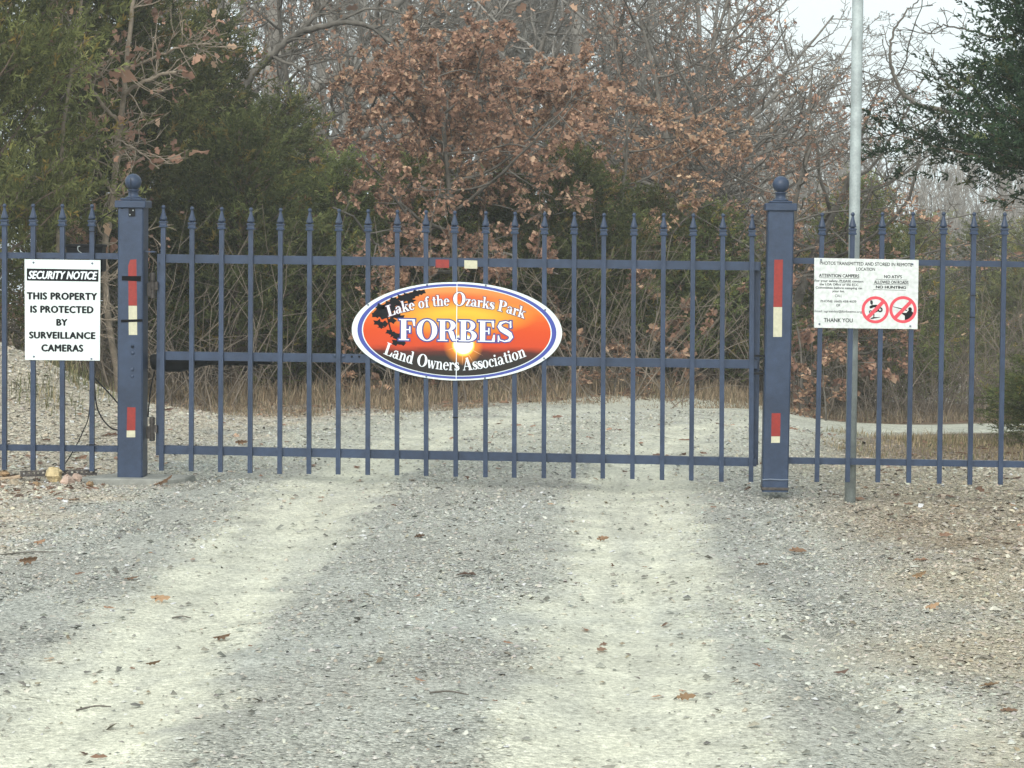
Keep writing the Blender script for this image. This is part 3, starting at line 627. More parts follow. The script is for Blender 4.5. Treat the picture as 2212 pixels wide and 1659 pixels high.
# bold serif letters, drawn from stems, hairlines and bowls
S_ = .05
def GS(x, k): return [('s', [(a*x, b*k, c*.9) for a, b, c in ((.66,.72,.06),(.62,.90,.06),(.42,.97,.06),(.20,.90,.13),(.14,.74,.19),(.25,.60,.24),(.42,.5,.26),(.60,.38,.24),(.67,.24,.19),(.58,.09,.12),(.38,.03,.06),(.16,.10,.06),(.10,.28,.06))]), ('r', .60*x, .68*k, .67*x, 1.0*k), ('r', .07*x, 0, .13*x, .31*k)]
TD = ('p', [(.72,1),(.60,.955),(.655,.68),(.72,.68)])
G = {
'F': (.80, [('r',.10,0,.33,1),('r',0,0,.46,S_),('r',0,.95,.72,1),TD,('r',.33,.48,.5,.53),('r',.46,.36,.52,.66)]),
'O': (.94, [('o',.46,.5,.46,.52,.23,.05,0,360)]),
'R': (.93, [('r',.10,0,.33,1),('r',0,0,.44,S_),('r',0,.95,.45,1),('r',.33,.48,.45,.53),('o',.44,.74,.36,.26,.22,.05,-90,90),('s',[(.48,.52,.06),(.6,.42,.2),(.66,.22,.21),(.72,.06,.15),(.82,.03,.07),(.92,.1,.04)])]),
'B': (.86, [('r',.10,0,.33,1),('r',0,0,.45,S_),('r',0,.95,.42,1),('r',.33,.49,.46,.54),('o',.41,.75,.33,.25,.20,.05,-90,90),('o',.43,.265,.38,.265,.22,.05,-90,90)]),
'E': (.82, [('r',.10,0,.33,1),('r',0,0,.76,S_),('r',0,.95,.72,1),TD,('r',.33,.48,.5,.53),('r',.46,.36,.52,.66),('p',[(.76,0),(.76,.34),(.70,.34),(.62,.045)])]),
'S': (.78, GS(1, 1)), 's': (.46, GS(.6, .64)),
'L': (.76, [('r',.10,0,.31,1),('r',0,.95,.42,1),('r',0,0,.70,S_),('p',[(.70,0),(.70,.36),(.645,.36),(.52,.045)])]),
'P': (.80, [('r',.10,0,.31,1),('r',0,0,.44,S_),('r',0,.95,.42,1),('r',.31,.46,.42,.51),('o',.41,.73,.34,.27,.21,.05,-90,90)]),
'A': (.88, [('s',[(.09,0,.06),(.40,1,.07)]),('s',[(.38,1,.22),(.70,0,.22)]),('r',.2,.28,.6,.34),('r',0,0,.22,S_),('r',.5,0,.88,S_)]),
'a': (.60, [('r',.33,.04,.48,.50),('s',[(.09,.46,.12),(.14,.59,.07),(.28,.62,.06),(.40,.55,.12)]),('o',.22,.18,.21,.19,.14,.05,0,360),('s',[(.40,.10,.13),(.48,.03,.07),(.58,.06,.05)])]),
'k': (.65, [('r',.07,0,.22,1),('r',0,0,.29,S_),('r',0,.95,.2,1),('s',[(.21,.27,.06),(.48,.62,.05)]),('s',[(.31,.39,.14),(.53,.02,.16)]),('r',.35,.59,.6,.64),('r',.38,0,.65,S_)]),
'e': (.54, [('o',.26,.32,.26,.33,.16,.05,15,320),('r',.13,.33,.52,.38),('p',[(.52,.33),(.52,.45),(.40,.60),(.36,.55),(.38,.33)])]),
'o': (.58, [('o',.27,.32,.27,.33,.16,.05,0,360)]),
'f': (.38, [('r',.12,0,.27,.8),('s',[(.195,.78,.15),(.25,.93,.09),(.36,.97,.06)]),('o',.38,.90,.07,.07,.07,.07,0,360),('r',0,.59,.36,.64),('r',.03,0,.37,S_)]),
't': (.40, [('r',.10,.08,.25,.86),('r',0,.59,.37,.64),('s',[(.175,.14,.15),(.24,.03,.08),(.38,.09,.05)])]),
'h': (.66, [('r',.07,0,.22,1),('r',0,.95,.2,1),('r',0,0,.29,S_),('s',[(.2,.46,.05),(.3,.61,.07),(.42,.60,.1),(.47,.46,.15)]),('r',.395,0,.545,.5),('r',.33,0,.62,S_)]),
'n': (.66, [('r',.07,0,.22,.62),('r',0,.58,.2,.63),('r',0,0,.29,S_),('s',[(.2,.46,.05),(.3,.61,.07),(.42,.60,.1),(.47,.46,.15)]),('r',.395,0,.545,.5),('r',.33,0,.62,S_)]),
'r': (.48, [('r',.07,0,.22,.62),('r',0,.58,.2,.63),('r',0,0,.30,S_),('s',[(.2,.44,.05),(.3,.6,.07),(.40,.6,.08)]),('o',.40,.54,.075,.075,.075,.075,0,360)]),
'z': (.50, [('r',.03,.58,.45,.64),('p',[(.28,.6),(.45,.6),(.2,.04),(.03,.04)]),('r',.03,0,.47,S_),('r',.42,0,.47,.2),('r',.03,.46,.08,.64)]),
'd': (.63, [('o',.25,.32,.25,.33,.16,.05,0,360),('r',.38,0,.53,1),('r',.3,.95,.4,1),('r',.5,0,.61,S_)]),
'w': (.80, [('s',[(.09,.62,.15),(.25,.0,.15)]),('s',[(.26,.0,.05),(.42,.62,.05)]),('s',[(.38,.62,.15),(.55,.0,.15)]),('s',[(.56,.0,.05),(.72,.62,.05)]),('r',0,.59,.22,.64),('r',.6,.59,.82,.64)]),
'c': (.49, [('o',.26,.32,.26,.33,.16,.05,45,315),('o',.40,.48,.08,.08,.08,.08,0,360)]),
'i': (.32, [('r',.07,0,.22,.62),('r',0,.58,.2,.63),('r',0,0,.30,S_),('o',.145,.83,.09,.09,.09,.09,0,360)]), ' ': (.34, [])}
def prim_quads(p, d):
    k = p[0]; out = []
    if k == 'r': out.append([(p[1]-d,p[2]-d),(p[3]+d,p[2]-d),(p[3]+d,p[4]+d),(p[1]-d,p[4]+d)])
    elif k == 'p':
        q = p[1]; c = np.mean(q, 0); out.append([tuple(np.array(v)+(np.array(v)-c)/(np.linalg.norm(np.array(v)-c)+1e-6)*d*1.3) for v in q])
    elif k == 's':
        q = [np.array(v[:2]) for v in p[1]]; wd = [v[2] for v in p[1]]; Ls = []; Rs = []
        for i in range(len(q)):
            t = q[min(i+1, len(q)-1)]-q[max(i-1, 0)]; t = t/(np.linalg.norm(t)+1e-9); nn = np.array([-t[1], t[0]]); e = t*d*(-1 if i == 0 else (1 if i == len(q)-1 else 0))
            Ls.append(q[i]+nn*(wd[i]/2+d)+e); Rs.append(q[i]-nn*(wd[i]/2+d)+e)
        out += [[tuple(Rs[i]), tuple(Rs[i+1]), tuple(Ls[i+1]), tuple(Ls[i])] for i in range(len(q)-1)]
    else:
        _, cx, cy, rx, ry_, tx, ty, a0, a1 = p; n = 20; T = np.radians(np.linspace(a0, a1, n+1))
        ix, iy = max(rx-tx-d, 0), max(ry_-ty-d, 0)
        for i in range(n):
            a, b = T[i], T[i+1]; out.append([(cx+ix*math.cos(a), cy+iy*math.sin(a)), (cx+(rx+d)*math.cos(a), cy+(ry_+d)*math.sin(a)), (cx+(rx+d)*math.cos(b), cy+(ry_+d)*math.sin(b)), (cx+ix*math.cos(b), cy+iy*math.sin(b))])
    return out
def serif_line(word, mapf, mat, d, lift, name, caps=1.0, bigs=()):
    mb = MB(); adv = sum(G[c][0]*(bigs and bigs.get(i, 1) or 1) for i, c in enumerate(word)); x = 0; k = 0
    for i, c in enumerate(word):
        wv, prims = G[c]; bs = (bigs and bigs.get(i, 1)) or 1
        for p in prims:
            k += 1
            for q in prim_quads(p, d): mb.add([OV(*mapf((x+u*bs)/adv, v*bs, adv), lift+.00012*(k % 8)) for u, v in q], [tuple(range(len(q)))])
        x += wv*bs
    return mb.build(name, mat, ov)
def arc_map(x0, y0, xm, ym, x1, y1, h):        # baseline through three crop points, letters square to it
    A = np.array([[x0*x0, x0, 1], [xm*xm, xm, 1], [x1*x1, x1, 1]]); c = np.linalg.solve(A, [y0, ym, y1])
    def f(u, v, adv):
        X = x0+(x1-x0)*u; Y = c[0]*X*X+c[1]*X+c[2]; s = (2*c[0]*X+c[1])*.8; q = math.hypot(1, s)
        return X+v*h*s/q, Y-v*h/q
    return f
def flat_map(x0, x1, y, h): return lambda u, v, adv: (x0+(x1-x0)*u, y-v*h)
t1 = arc_map(448, 492, 1110, 374, 1738, 486, 104); big = {12: 1.22}
serif_line('Lake of the Ozarks Park', t1, M['maroon'], .055, .0030, 'lettering_outline', bigs=big); serif_line('Lake of the Ozarks Park', t1, M['wink'], 0, .0042, 'lettering', bigs=big)
fm = flat_map(548, 1640, 712, 200); serif_line('FORBES', fm, M['navy'], .060, .0030, 'lettering_outline'); serif_line('FORBES', fm, M['wink'], 0, .0042, 'lettering')
t2 = arc_map(402, 845, 1100, 990, 1768, 840, 118); serif_line('Land Owners Association', t2, M['wink'], 0, .0042, 'lettering')

# ------------------------------------------------------------------ gate opener, control box, cables, pole, footing
A = W(336, 783, .13); op = empty('gate_opener', (A[0], .13, A[2]-.05), 'black gate opener arm mounted behind the middle rail of the gate', 'gate opener'); oo = np.array([A[0], .13, A[2]-.05])
prof = []
for px, yt, yb in ((327,766,790),(330,765,798),(352,764,803),(392,765,803.5),(418,767,797),(440,769,791),(449,770,790)):
    T, B = W(px, yt, .13), W(px, yb, .13); prof.append((T[0]-oo[0], T[2]-oo[2], B[2]-oo[2]))
mb = MB(); v = []
for x, zt, zb in prof:
    for a in np.linspace(0, 2*math.pi, 13)[:-1]:
        cz = (zt+zb)/2; v.append((x, .042*np.sign(math.cos(a))*abs(math.cos(a))**.6, cz+(zt-zb)/2*np.sign(math.sin(a))*abs(math.sin(a))**.6))
f = [(12*i+k, 12*i+(k+1) % 12, 12*i+12+(k+1) % 12, 12*i+12+k) for i in range(len(prof)-1) for k in range(12)]+[tuple(range(11, -1, -1)), tuple(12*(len(prof)-1)+i for i in range(12))]
mb.add(v, f); mb.build('motor_housing', M['black'], op, True)
mb = MB(); a, b = W(445, 781, .13)-oo, W(588, 783.5, .10)-oo; mb.tube([a, a+(b-a)*.78], .021, 12); mb.tube([a+(b-a)*.78, b], .0125, 10); mb.build('push_tube', M['black'], op)
A, B = W(193/1.0, 525, .06), W(300, 560, .06)
def crop(px, py, y): return W(*Lz(px, py), y)
A, B = crop(612, 683, .06), crop(945, 940, .06)
cb = empty('control_box', (A[0], .06, B[2]), 'black control box behind the left fence, showing above the security notice', 'box'); cbo = np.array([A[0], .06, B[2]])
MB().box((0,0,0), (B[0]-A[0], .11, A[2]-B[2]), .008).build('case', M['black'], cb)
MB().box((-.004,-.006,A[2]-B[2]-.018), (B[0]-A[0]+.004, .116, A[2]-B[2]+.002), .004).build('lid', M['black'], cb)
MB().tube(catmull([crop(742,700,.045)-cbo, crop(722,705,.04)-cbo, crop(725,740,.035)-cbo, crop(760,765,.035)-cbo]), .0025, 6).build('cable_loop', M['galv'], cb)
def cable(label, pts, r=.0045, name='cable'):
    c = catmull(pts, 8); o = MB().tube(c, r, 7).build(name, M['black'], None, True); return tag(o, label, 'cable')
cable('black cable sagging straight from the left fence to the gate post', [W(*Lz2(868,325), .02), W(*Lz2(900,365), .025), W(*Lz2(1000,470), .03), W(*Lz2(1110,595), .03)])
cable('black cable looping low from the left fence to the gate post', [W(*Lz2(870,330), .022), W(*Lz2(882,500), .03), W(*Lz2(905,630), .03), W(*Lz2(965,740), .03), W(*Lz2(1040,808), .03), W(*Lz2(1112,822), .03)])
cable('thin black cable running from the left fence down to the rocks', [W(*Lz2(832,600), .03), W(*Lz2(812,730), .05), W(*Lz2(770,830), .06), W(*Lz2(715,950), .06), W(*Lz2(650,1060), .04), W(*Lz2(598,1140), .02)], .0032)
cable('black cable hanging from the gate opener beside the post', [W(*Lz2(1432,275), .12), W(*Lz2(1410,370), .11), W(*Lz2(1390,480), .1), W(*Lz2(1378,600), .08), W(*Lz2(1372,700), .06)], .0042)
cable('black cable running up the last picket of the left fence to the post cap', [W(*Lz(880,690), .012), W(*Lz(893,590), .02), W(*Lz(890,500), .02), W(*Lz(960,430), .0), W(*Lz(1060,370), -.03), W(*Lz(1135,350), -.08)], .0030)
# galvanised pole just behind the right fence
B, T = W(1836.5, 1073, .10), W(1853, 0, .10); dv = T-B; T2 = B+dv*1.5
pole = empty('metal_pole', (B[0], .10, B[2]), 'tall galvanised steel pole behind the right fence and campers notice', 'pole')
mb = MB(); mb.tube([np.array([0,0,-.05]), dv*.5, T2-B], [.0325,.0325,.0325], 24); po = mb.build('tube', M['galv'], pole, False)
for p in po.data.polygons: p.use_smooth = len(p.vertices) == 4
MB().lathe(tuple(T2-B), [(.034,0),(.034,.02),(.02,.035)], 20).build('end_cap', M['galv'], pole)
# concrete footing of the left post
fx0, fx1 = W(*Lz2(765,1270))[0], W(*Lz2(1800,1240))[0]
v = []; zb = plB[2]
outl = [(fx0+.02, -.10), (fx0+.10, -.155), (-.14+fx1, -.15), (fx1-.05, -.03), (fx1-.02, .12), (fx0+.16, .14)]
v = [(x, y, zb-.06) for x, y in outl]+[(x, y, zb-.006) for x, y in outl]+[(x*.99+.01*plB[0], y*.96, zb+.002) for x, y in outl]
ft = mk('concrete_footing', v, [(i, (i+1) % 6, 6+(i+1) % 6, 6+i) for i in range(6)]+[(6+i, 6+(i+1) % 6, 12+(i+1) % 6, 12+i) for i in range(6)]+[(12,13,14,15,16,17)], M['concrete'])
tag(ft, 'flat grey concrete pad at the foot of the hinged gate post', 'footing')

# rocks by the left fence
def rock(px, py, wpx, hpx, y, label, mat, seed):
    c = W(*Lz2(px, py), y); s = .642e-3; rs = R_(seed); mb = MB(); n, m = 9, 6; v = []
    for i in range(m+1):
        ph = math.pi*i/m
        for k in range(n):
            a = 2*math.pi*k/n; q = 1+rs.uniform(-.22, .18); v.append((wpx*s*.62*q*math.sin(ph)*math.cos(a), wpx*s*.52*q*math.sin(ph)*math.sin(a), hpx*s*.66*q*math.cos(ph)))
    f = [(i*n+k, i*n+n+k, i*n+n+(k+1) % n, i*n+(k+1) % n) for i in range(m) for k in range(n)]
    mb.add(v, f); o = mb.build('rock', mat); o.location = c; o.rotation_euler = (0, 0, rs.rand()*6); return tag(o, label, 'rock', 'rocks at the foot of the left fence')
M['rock_y'] = material('pale_yellow_rock', (.50,.40,.22), .9, noise=[(14, 5, .6, 1.25)], bump=(30, .02, 6)); M['rock_p'] = material('pinkish_rock', (.42,.31,.25), .9, noise=[(12, 5, .6, 1.25)], bump=(26, .015, 6)); M['rock_b'] = material('brown_rock', (.26,.17,.09), .9, noise=[(12, 5, .6, 1.3)], bump=(26, .015, 6))
for i, (a, b, c, d, yy, lb, mt) in enumerate((
    (498,1240,140,112,-.06,'pale yellow rock, largest beside the perforated steel bar','rock_y'),(628,1300,120,100,-.12,'grey-pink rock right of the pale yellow rock','rock_p'),
    (715,1268,100,70,-.05,'small pinkish rock beside the concrete pad','rock_p'),(340,1355,100,90,-.25,'brown-edged rock below the perforated steel bar','rock_b'),
    (140,1350,130,110,-.25,'large tan rock low at the left edge of the fence','rock'),(835,1335,70,60,-.2,'small dark brown rock in front of the concrete pad','rock_b'),
    (215,1395,90,70,-.32,'small tan rock in front of the large tan rock','rock'),(40,1225,80,50,.0,'brown rock under the first picket of the left fence','rock_b'),(30,1440,90,70,-.4,'tan rock lowest at the left edge of the gravel','rock'))):
    rock(a, b, c, d, yy, lb, M[mt], 40+i)
a, b = W(*Lz2(188,1245), -.05), W(*Lz2(900,1228), .02); d = (b-a); L_ = np.linalg.norm(d); d /= L_
pb = empty('perforated_bar', a, 'rusty perforated steel angle bar lying under the left fence', 'steel bar'); up = np.array([0,0,1.0]); sd = np.cross(d, up)
hs_ = 11; xs_ = np.linspace(0, L_, 2*hs_+2); mbb = MB()
def strip(mb, u0, u1, w0, w1):
    P = [d*u0+up*w0, d*u1+up*w0, d*u1+up*w1, d*u0+up*w1]; mb.add(P+[p+sd*.003 for p in P], [(3,2,1,0),(4,5,6,7),(0,1,5,4),(2,3,7,6),(1,2,6,5),(3,0,4,7)])
strip(mbb, 0, L_, .0, .010); strip(mbb, 0, L_, .021, .030)
for k in range(16): strip(mbb, L_*k/16, L_*(k+.55)/16, .0102, .0208)
mbb.add([p for p in (d*0, d*L_, d*L_+sd*.03, sd*.03)]+[p-up*.003 for p in (d*0, d*L_, d*L_+sd*.03, sd*.03)], [(0,1,2,3),(7,6,5,4),(0,3,7,4),(1,5,6,2),(0,4,5,1),(3,2,6,7)])
mbb.build('bar', M['rust'], pb)
tag(MB().tube([W(*Lz2(-60,1280), -.02), W(*Lz2(80,1272), -.03), W(*Lz2(205,1248), -.03)], [.014,.013,.011], 7).build('wood_stick', M['wood']), 'tan wooden stick lying at the left edge below the fence', 'stick')

# ------------------------------------------------------------------ trees
def tubes(polys, sides=4):      # polys: list of (pts Nx3, radii N)
    V = []; Fs = []; b = 0
    ang = 2*np.pi*np.arange(sides)/sides; ca, sa = np.cos(ang), np.sin(ang)
    for P, r in polys:
        n = len(P); T = np.gradient(P, axis=0); T /= np.linalg.norm(T, axis=1)[:, None]+1e-9
        ref = np.array([.31, .17, .93]) if abs(T[0, 2]) < .8 else np.array([.95, .2, .1])
        A = np.cross(T, ref); A /= np.linalg.norm(A, axis=1)[:, None]+1e-9; B = np.cross(T, A)
        V.append((P[:, None]+r[:, None, None]*(ca[None, :, None]*A[:, None]+sa[None, :, None]*B[:, None])).reshape(-1, 3))
        i = np.arange(n-1)[:, None]*sides+b; k = np.arange(sides)[None]; k2 = (k+1) % sides
        Fs.append(np.stack([i+k, i+k2, i+sides+k2, i+sides+k], -1).reshape(-1, 4)); b += n*sides
    return np.concatenate(V), np.concatenate(Fs)
def grow(rs, H, r0, spread=.9, nl=(11, 7, 6, 4), lens=(.55, .5, .5, .5), up=.35, start=.2, wig=.16, tip=.003, lean=(0, 0)):
    levels = [[] for _ in range(5)]
    def line(p, d, L, ra, rb, n, w_, u):
        P = [p]; step = L/n
        for k in range(n):
            d = d+rs.normal(0, w_, 3)+np.array([0, 0, u])*.25; d /= np.linalg.norm(d); P.append(P[-1]+d*step)
        return np.array(P), np.linspace(ra, rb, n+1)
    P, r = line(np.zeros(3)-np.array([0,0,.15]), np.array([lean[0], lean[1], 1.0]), H, r0, r0*.15, 12, .07, .3); levels[0].append((P, r))
    for lv in range(4):
        for (P, r) in levels[lv]:
            n = len(P); L0 = np.linalg.norm(np.diff(P, axis=0), axis=1).sum()
            k = max(2, int(nl[lv]*rs.uniform(.75, 1.25)))
            for j in range(k):
                t = (start if lv == 0 else .18)+(1-(start if lv == 0 else .18))*(j+rs.rand())/k; t = min(t, .98)
                f = t*(n-1); i = int(f); q = P[i]+(P[min(i+1, n-1)]-P[i])*(f-i); T = P[min(i+1, n-1)]-P[i]; T /= np.linalg.norm(T)+1e-9
                a = rs.normal(0, 1, 3); a -= T*(a@T); a /= np.linalg.norm(a)+1e-9
                if lv == 0: a[2] = abs(a[2])*.4
                d = T*(1-spread*.6)+a*spread; d /= np.linalg.norm(d)
                L = L0*lens[lv]*(1-.55*t)*rs.uniform(.6, 1.25); ra = min(r[i]*.62, L*.022+tip)
                levels[lv+1].append(line(q, d, L, max(ra, tip), tip*.8 if lv > 1 else ra*.25+tip*.5, (9, 7, 5, 3)[lv], wig*(1, 1.1, 1.2, 1.2)[lv], up))
    return levels
def wood(levels, sides=(8, 6, 4, 3, 3)):
    V = []; F4 = []; b = 0
    for lv, s in zip(levels, sides):
        if not lv: continue
        v, f = tubes(lv, s); V.append(v); F4.append(f+b); b += len(v)
    return np.concatenate(V), np.concatenate(F4)
LEAF = np.array([[0,0],[.16,.10],[.10,.22],[.34,.26],[.20,.42],[.36,.58],[.17,.66],[.20,.84],[0,1],[-.20,.84],[-.17,.66],[-.36,.58],[-.20,.42],[-.34,.26],[-.10,.22],[-.16,.10]])
LEAF_S = np.array([[0,0],[.30,.28],[.16,.45],[.33,.66],[0,1],[-.33,.66],[-.16,.45],[-.30,.28]])
def leaves(rs, pts, dirs, size, cols, shape=LEAF_S, droop=.5, sd=.38):
    n = len(pts); s = size*rs.lognormal(0, sd, n)
    d = dirs+rs.normal(0, .7, (n, 3))+np.array([0, 0, -droop]); d /= np.linalg.norm(d, axis=1)[:, None]
    a = rs.normal(0, 1, (n, 3)); a -= d*(a*d).sum(1)[:, None]; a /= np.linalg.norm(a, axis=1)[:, None]; nn = np.cross(d, a)
    curl = rs.uniform(-.1, .55, n); fold = rs.uniform(.1, .9, n); m = len(shape)
    u, v_ = shape[:, 0], shape[:, 1]
    V = pts[:, None]+s[:, None, None]*(d[:, None]*v_[None, :, None]+a[:, None]*u[None, :, None]+nn[:, None]*((np.abs(u)[None]*fold[:, None]-curl[:, None]*(v_**2)[None])[..., None]))
    c = (pts+s[:, None]*(d*.5-nn*curl[:, None]*.25))[:, None]
    V = np.concatenate([V, c], 1).reshape(-1, 3); k = np.arange(m); f = np.stack([k, (k+1) % m, np.full(m, m)], 1)
    F3 = (f[None]+(m+1)*np.arange(n)[:, None, None]).reshape(-1, 3)
    C = np.repeat(cols, m+1, 0)
    return V, F3, C
def brown(rs, n, k=1.0):
    pal = np.array([[.25,.152,.105],[.19,.115,.08],[.33,.21,.145],[.13,.085,.065],[.40,.28,.19]]); w_ = rs.choice(5, n, p=[.34,.26,.2,.12,.08])
    return pal[w_]*rs.lognormal(.16, .2, n)[:, None]*k
def tips(levels, lv, rs, per, lo=.35):
    pts = []; ds = []
    for P, r in levels[lv]:
        for k in range(per):
            f = rs.uniform(lo, 1)*(len(P)-1); i = min(int(f), len(P)-2); pts.append(P[i]+(P[i+1]-P[i])*(f-i)); q = P[i+1]-P[i]; ds.append(q/(np.linalg.norm(q)+1e-9))
    return np.array(pts), np.array(ds)
def cedar_data(seed, H, Rr, z0, nb, per, blades, blen=.075, bw=.017, green=((.030,.042,.017),(.085,.088,.030)), shape=1.0):
    rs = R_(seed); polys = []; pts = []; ds = []; bri = []
    for i in range(nb):
        t = (i+rs.rand())/nb; z = z0+(H-z0)*t; a = i*2.39996+rs.normal(0, .3)
        prof = (1-t)**.75*(.55+.45*min(1, t*5+.3))*shape+.04
        L = Rr*prof*rs.uniform(.65, 1.15); el = rs.uniform(.05, .5)+.5*t
        d = np.array([math.cos(a)*math.cos(el), math.sin(a)*math.cos(el), math.sin(el)]); P = [np.array([0, 0, z])]
        n = 6
        for k in range(n):
            d = d+rs.normal(0, .10, 3)+np.array([0, 0, .03]); d /= np.linalg.norm(d); P.append(P[-1]+d*L/n)
        P = np.array(P); polys.append((P, np.linspace(.006+.012*L, .003, n+1))); bb = rs.lognormal(0, .25)
        m = max(4, int(per*L/Rr))
        for k in range(m):
            f = (.28+.72*rs.rand()**.75)*n; j = min(int(f), n-1); off = rs.normal(0, .10*Rr*.5+.05, 3)*np.array([1, 1, .7])
            pts.append(P[j]+(P[j+1]-P[j])*(f-j)+off); q = d*.7+off*2.2+rs.normal(0, .35, 3)+np.array([0, 0, .15]); ds.append(q/np.linalg.norm(q)); bri.append(bb*rs.lognormal(0, .28))
    pts = np.array(pts); ds = np.array(ds); bri = np.array(bri); n = len(pts)
    # each spray is a plume of slim scale-leaf blades
    bl = blades; S = np.repeat(pts, bl, 0); D = np.repeat(ds, bl, 0); BR = np.repeat(bri, bl)
    N = n*bl; al = rs.rand(N); S = S+D*(al*.16)[:, None]
    dd = D*.8+rs.normal(0, .55, (N, 3)); dd /= np.linalg.norm(dd, axis=1)[:, None]
    a = rs.normal(0, 1, (N, 3)); a -= dd*(a*dd).sum(1)[:, None]; a /= np.linalg.norm(a, axis=1)[:, None]
    L = blen*rs.uniform(.6, 1.5, N); wd = bw*rs.uniform(.6, 1.3, N)
    V = np.stack([S, S+dd*(L*.55)[:, None]+a*(wd*.5)[:, None], S+dd*L[:, None], S+dd*(L*.45)[:, None]-a*(wd*.5)[:, None]], 1).reshape(-1, 3)
    Fq = np.arange(4*N).reshape(N, 4)
    g0, g1 = np.array(green[0]), np.array(green[1]); m = np.clip(.28+.30*al+rs.normal(0, .2, N), 0, 1)[:, None]
    c = (g0*(1-m)+g1*m)*BR[:, None]; br = (rs.rand(n) < .07).repeat(bl)[:, None]; c = np.where(br, c*np.array([2.0,1.35,1.1]), c)
    lean = rs.normal(0, .02, 2); zt = np.linspace(-.15, H, 10); T = np.stack([lean[0]*zt+.03*np.sin(zt*2+seed), lean[1]*zt+.03*np.cos(zt*1.7), zt], 1)
    trunk = [(T, np.linspace(.018*H+.02, .006, 10))]
    return (V, Fq, np.repeat(np.clip(c, .004, .3), 4, 0)), tubes(trunk, 8), tubes(polys, 4)
PROTO = {}
def cedar_proto(key, *a, **k):
    (V, Fq, C), (tv, tf), (bv, bf) = cedar_data(*a, **k)
    cr = mk('crown', V, Fq, M['cedar'], col=C); tk = mk('trunk', tv, tf, M['bark_brown'], smooth=True); lm = mk('limbs', bv, bf, M['bark_brown'])
    PROTO[key] = [o.data for o in (tk, lm, cr)]
    for o in (tk, lm, cr): bpy.data.objects.remove(o)
def bare_proto(key, lv, mat, leafset=None):
    v, f = wood(lv[1:] and [[]]+lv[1:] if False else [lv[0]]); tk = mk('trunk', v, f, mat, smooth=True)
    v, f = wood([[]]+lv[1:]) ; lm = mk('branches', v, f, mat); L = [tk, lm]
    if leafset is not None: V, F3, C = leafset; L.append(mk('leaves', V, F3, M['leaf'], col=C))
    PROTO[key] = [o.data for o in L]
    for o in L: bpy.data.objects.remove(o)
def plant(key, name, x, y, label, cat, rot=0.0, s=(1, 1, 1), group=None, dz=0.0):
    o = empty(name, (x, y, hz(x, y)+dz), label, cat, group); o.rotation_euler = (0, 0, rot); o.scale = s if hasattr(s, '__len__') else (s, s, s)
    for me in PROTO[key]:
        c = bpy.data.objects.new(me.name.split('.')[0], me); COL.objects.link(c); c.parent = o
        if c.name.startswith(('crown', 'leaves')): c['kind'] = 'stuff'
    return o
cedar_proto('c1', 21, 5.2, 1.25, .35, 150, 60, 20, blen=.05, bw=.0125, green=((.060,.073,.029),(.170,.175,.064)))
cedar_proto('c2', 22, 4.0, 1.35, .15, 140, 60, 20, blen=.05, bw=.0125, green=((.064,.076,.032),(.185,.190,.072)))
cedar_proto('c3', 23, 2.5, 1.25, .04, 110, 62, 19, blen=.048, bw=.0125, green=((.062,.080,.032),(.180,.195,.070)))
cedar_proto('cr', 24, 5.0, 1.6, 1.70, 130, 150, 20, blen=.036, bw=.013, green=((.018,.036,.022),(.060,.092,.046)))
cd_list = [
 ('c1', -50, 17.6, 0.3, (.95,.95,1.15), 'tall dark cedar filling the upper left corner behind the fence'),
 ('c1', 130, 20.5, 2.0, (1.15,1.15,1.1), 'tall dark cedar above the security notice, thin trunks showing'),
 ('c2', 300, 21.5, 1.0, (1.0,1.0,1.05), 'dense cedar directly behind the hinged gate post'),
 ('c2', 450, 23.0, 4.0, (1.0,1.0,.90), 'green cedar behind the first pickets of the gate'),
 ('c2', 610, 24.0, 5.2, (1.0,1.0,.72), 'olive cedar left of the brown-leaved oak'),
 ('c3', 520, 20.8, 0.7, (1.0,1.0,.95), 'low bushy cedar over the dry grass behind the gate'),
 ('c3', 740, 21.6, 2.2, (1.05,1.05,.82), 'low cedar behind the left end of the oval sign'),
 ('c3', 905, 22.0, 3.9, (1.1,1.1,.80), 'low dark cedar behind the oval sign'),
 ('c3', 1080, 22.4, 1.4, (1.1,1.1,.78), 'low cedar hidden mostly by the oval sign'),
 ('c3', 1245, 22.2, 5.0, (1.0,1.0,.86), 'low cedar just right of the oval sign'),
 ('c3', 1400, 23.6, 0.1, (.9,.9,.74), 'low cedar under the brown oak branches, right of the oval sign'),
 ('c3', 1540, 23.4, 2.9, (.9,.9,.72), 'low cedar behind the latch end of the gate'),
 ('c3', 1860, 26.5, 1.9, (1.1,1.1,1.02), 'green cedar behind the campers notice'),
 ('c2', 1985, 36.0, 3.3, (1.0,1.0,.74), 'hazy green cedar right of the campers notice'),
 ('c2', 2130, 42.0, 0.9, (1.3,1.3,.86), 'hazy yellow-green cedar behind the right fence'),
 ('c2', 2240, 38.0, 2.5, (1.1,1.1,.80), 'hazy cedar at the right edge above the far road'),
 ('c3', 2300, 17.6, 4.4, (.6,.6,.34), 'small dark cedar sprig at the right edge beside the road'),
]
for key, px, D, rot, s, lb in cd_list:
    x, y = AT(px, D); plant(key, 'cedar_tree', x, y, lb, 'tree', rot, s, 'cedars along the edge of the wood')
x, y = AT(2425, 15.8); plant('cr', 'cedar_tree', x, y, 'dark green cedar overhanging the upper right corner', 'tree', .6, (1.08,1.08,1.02), 'cedars along the edge of the wood')

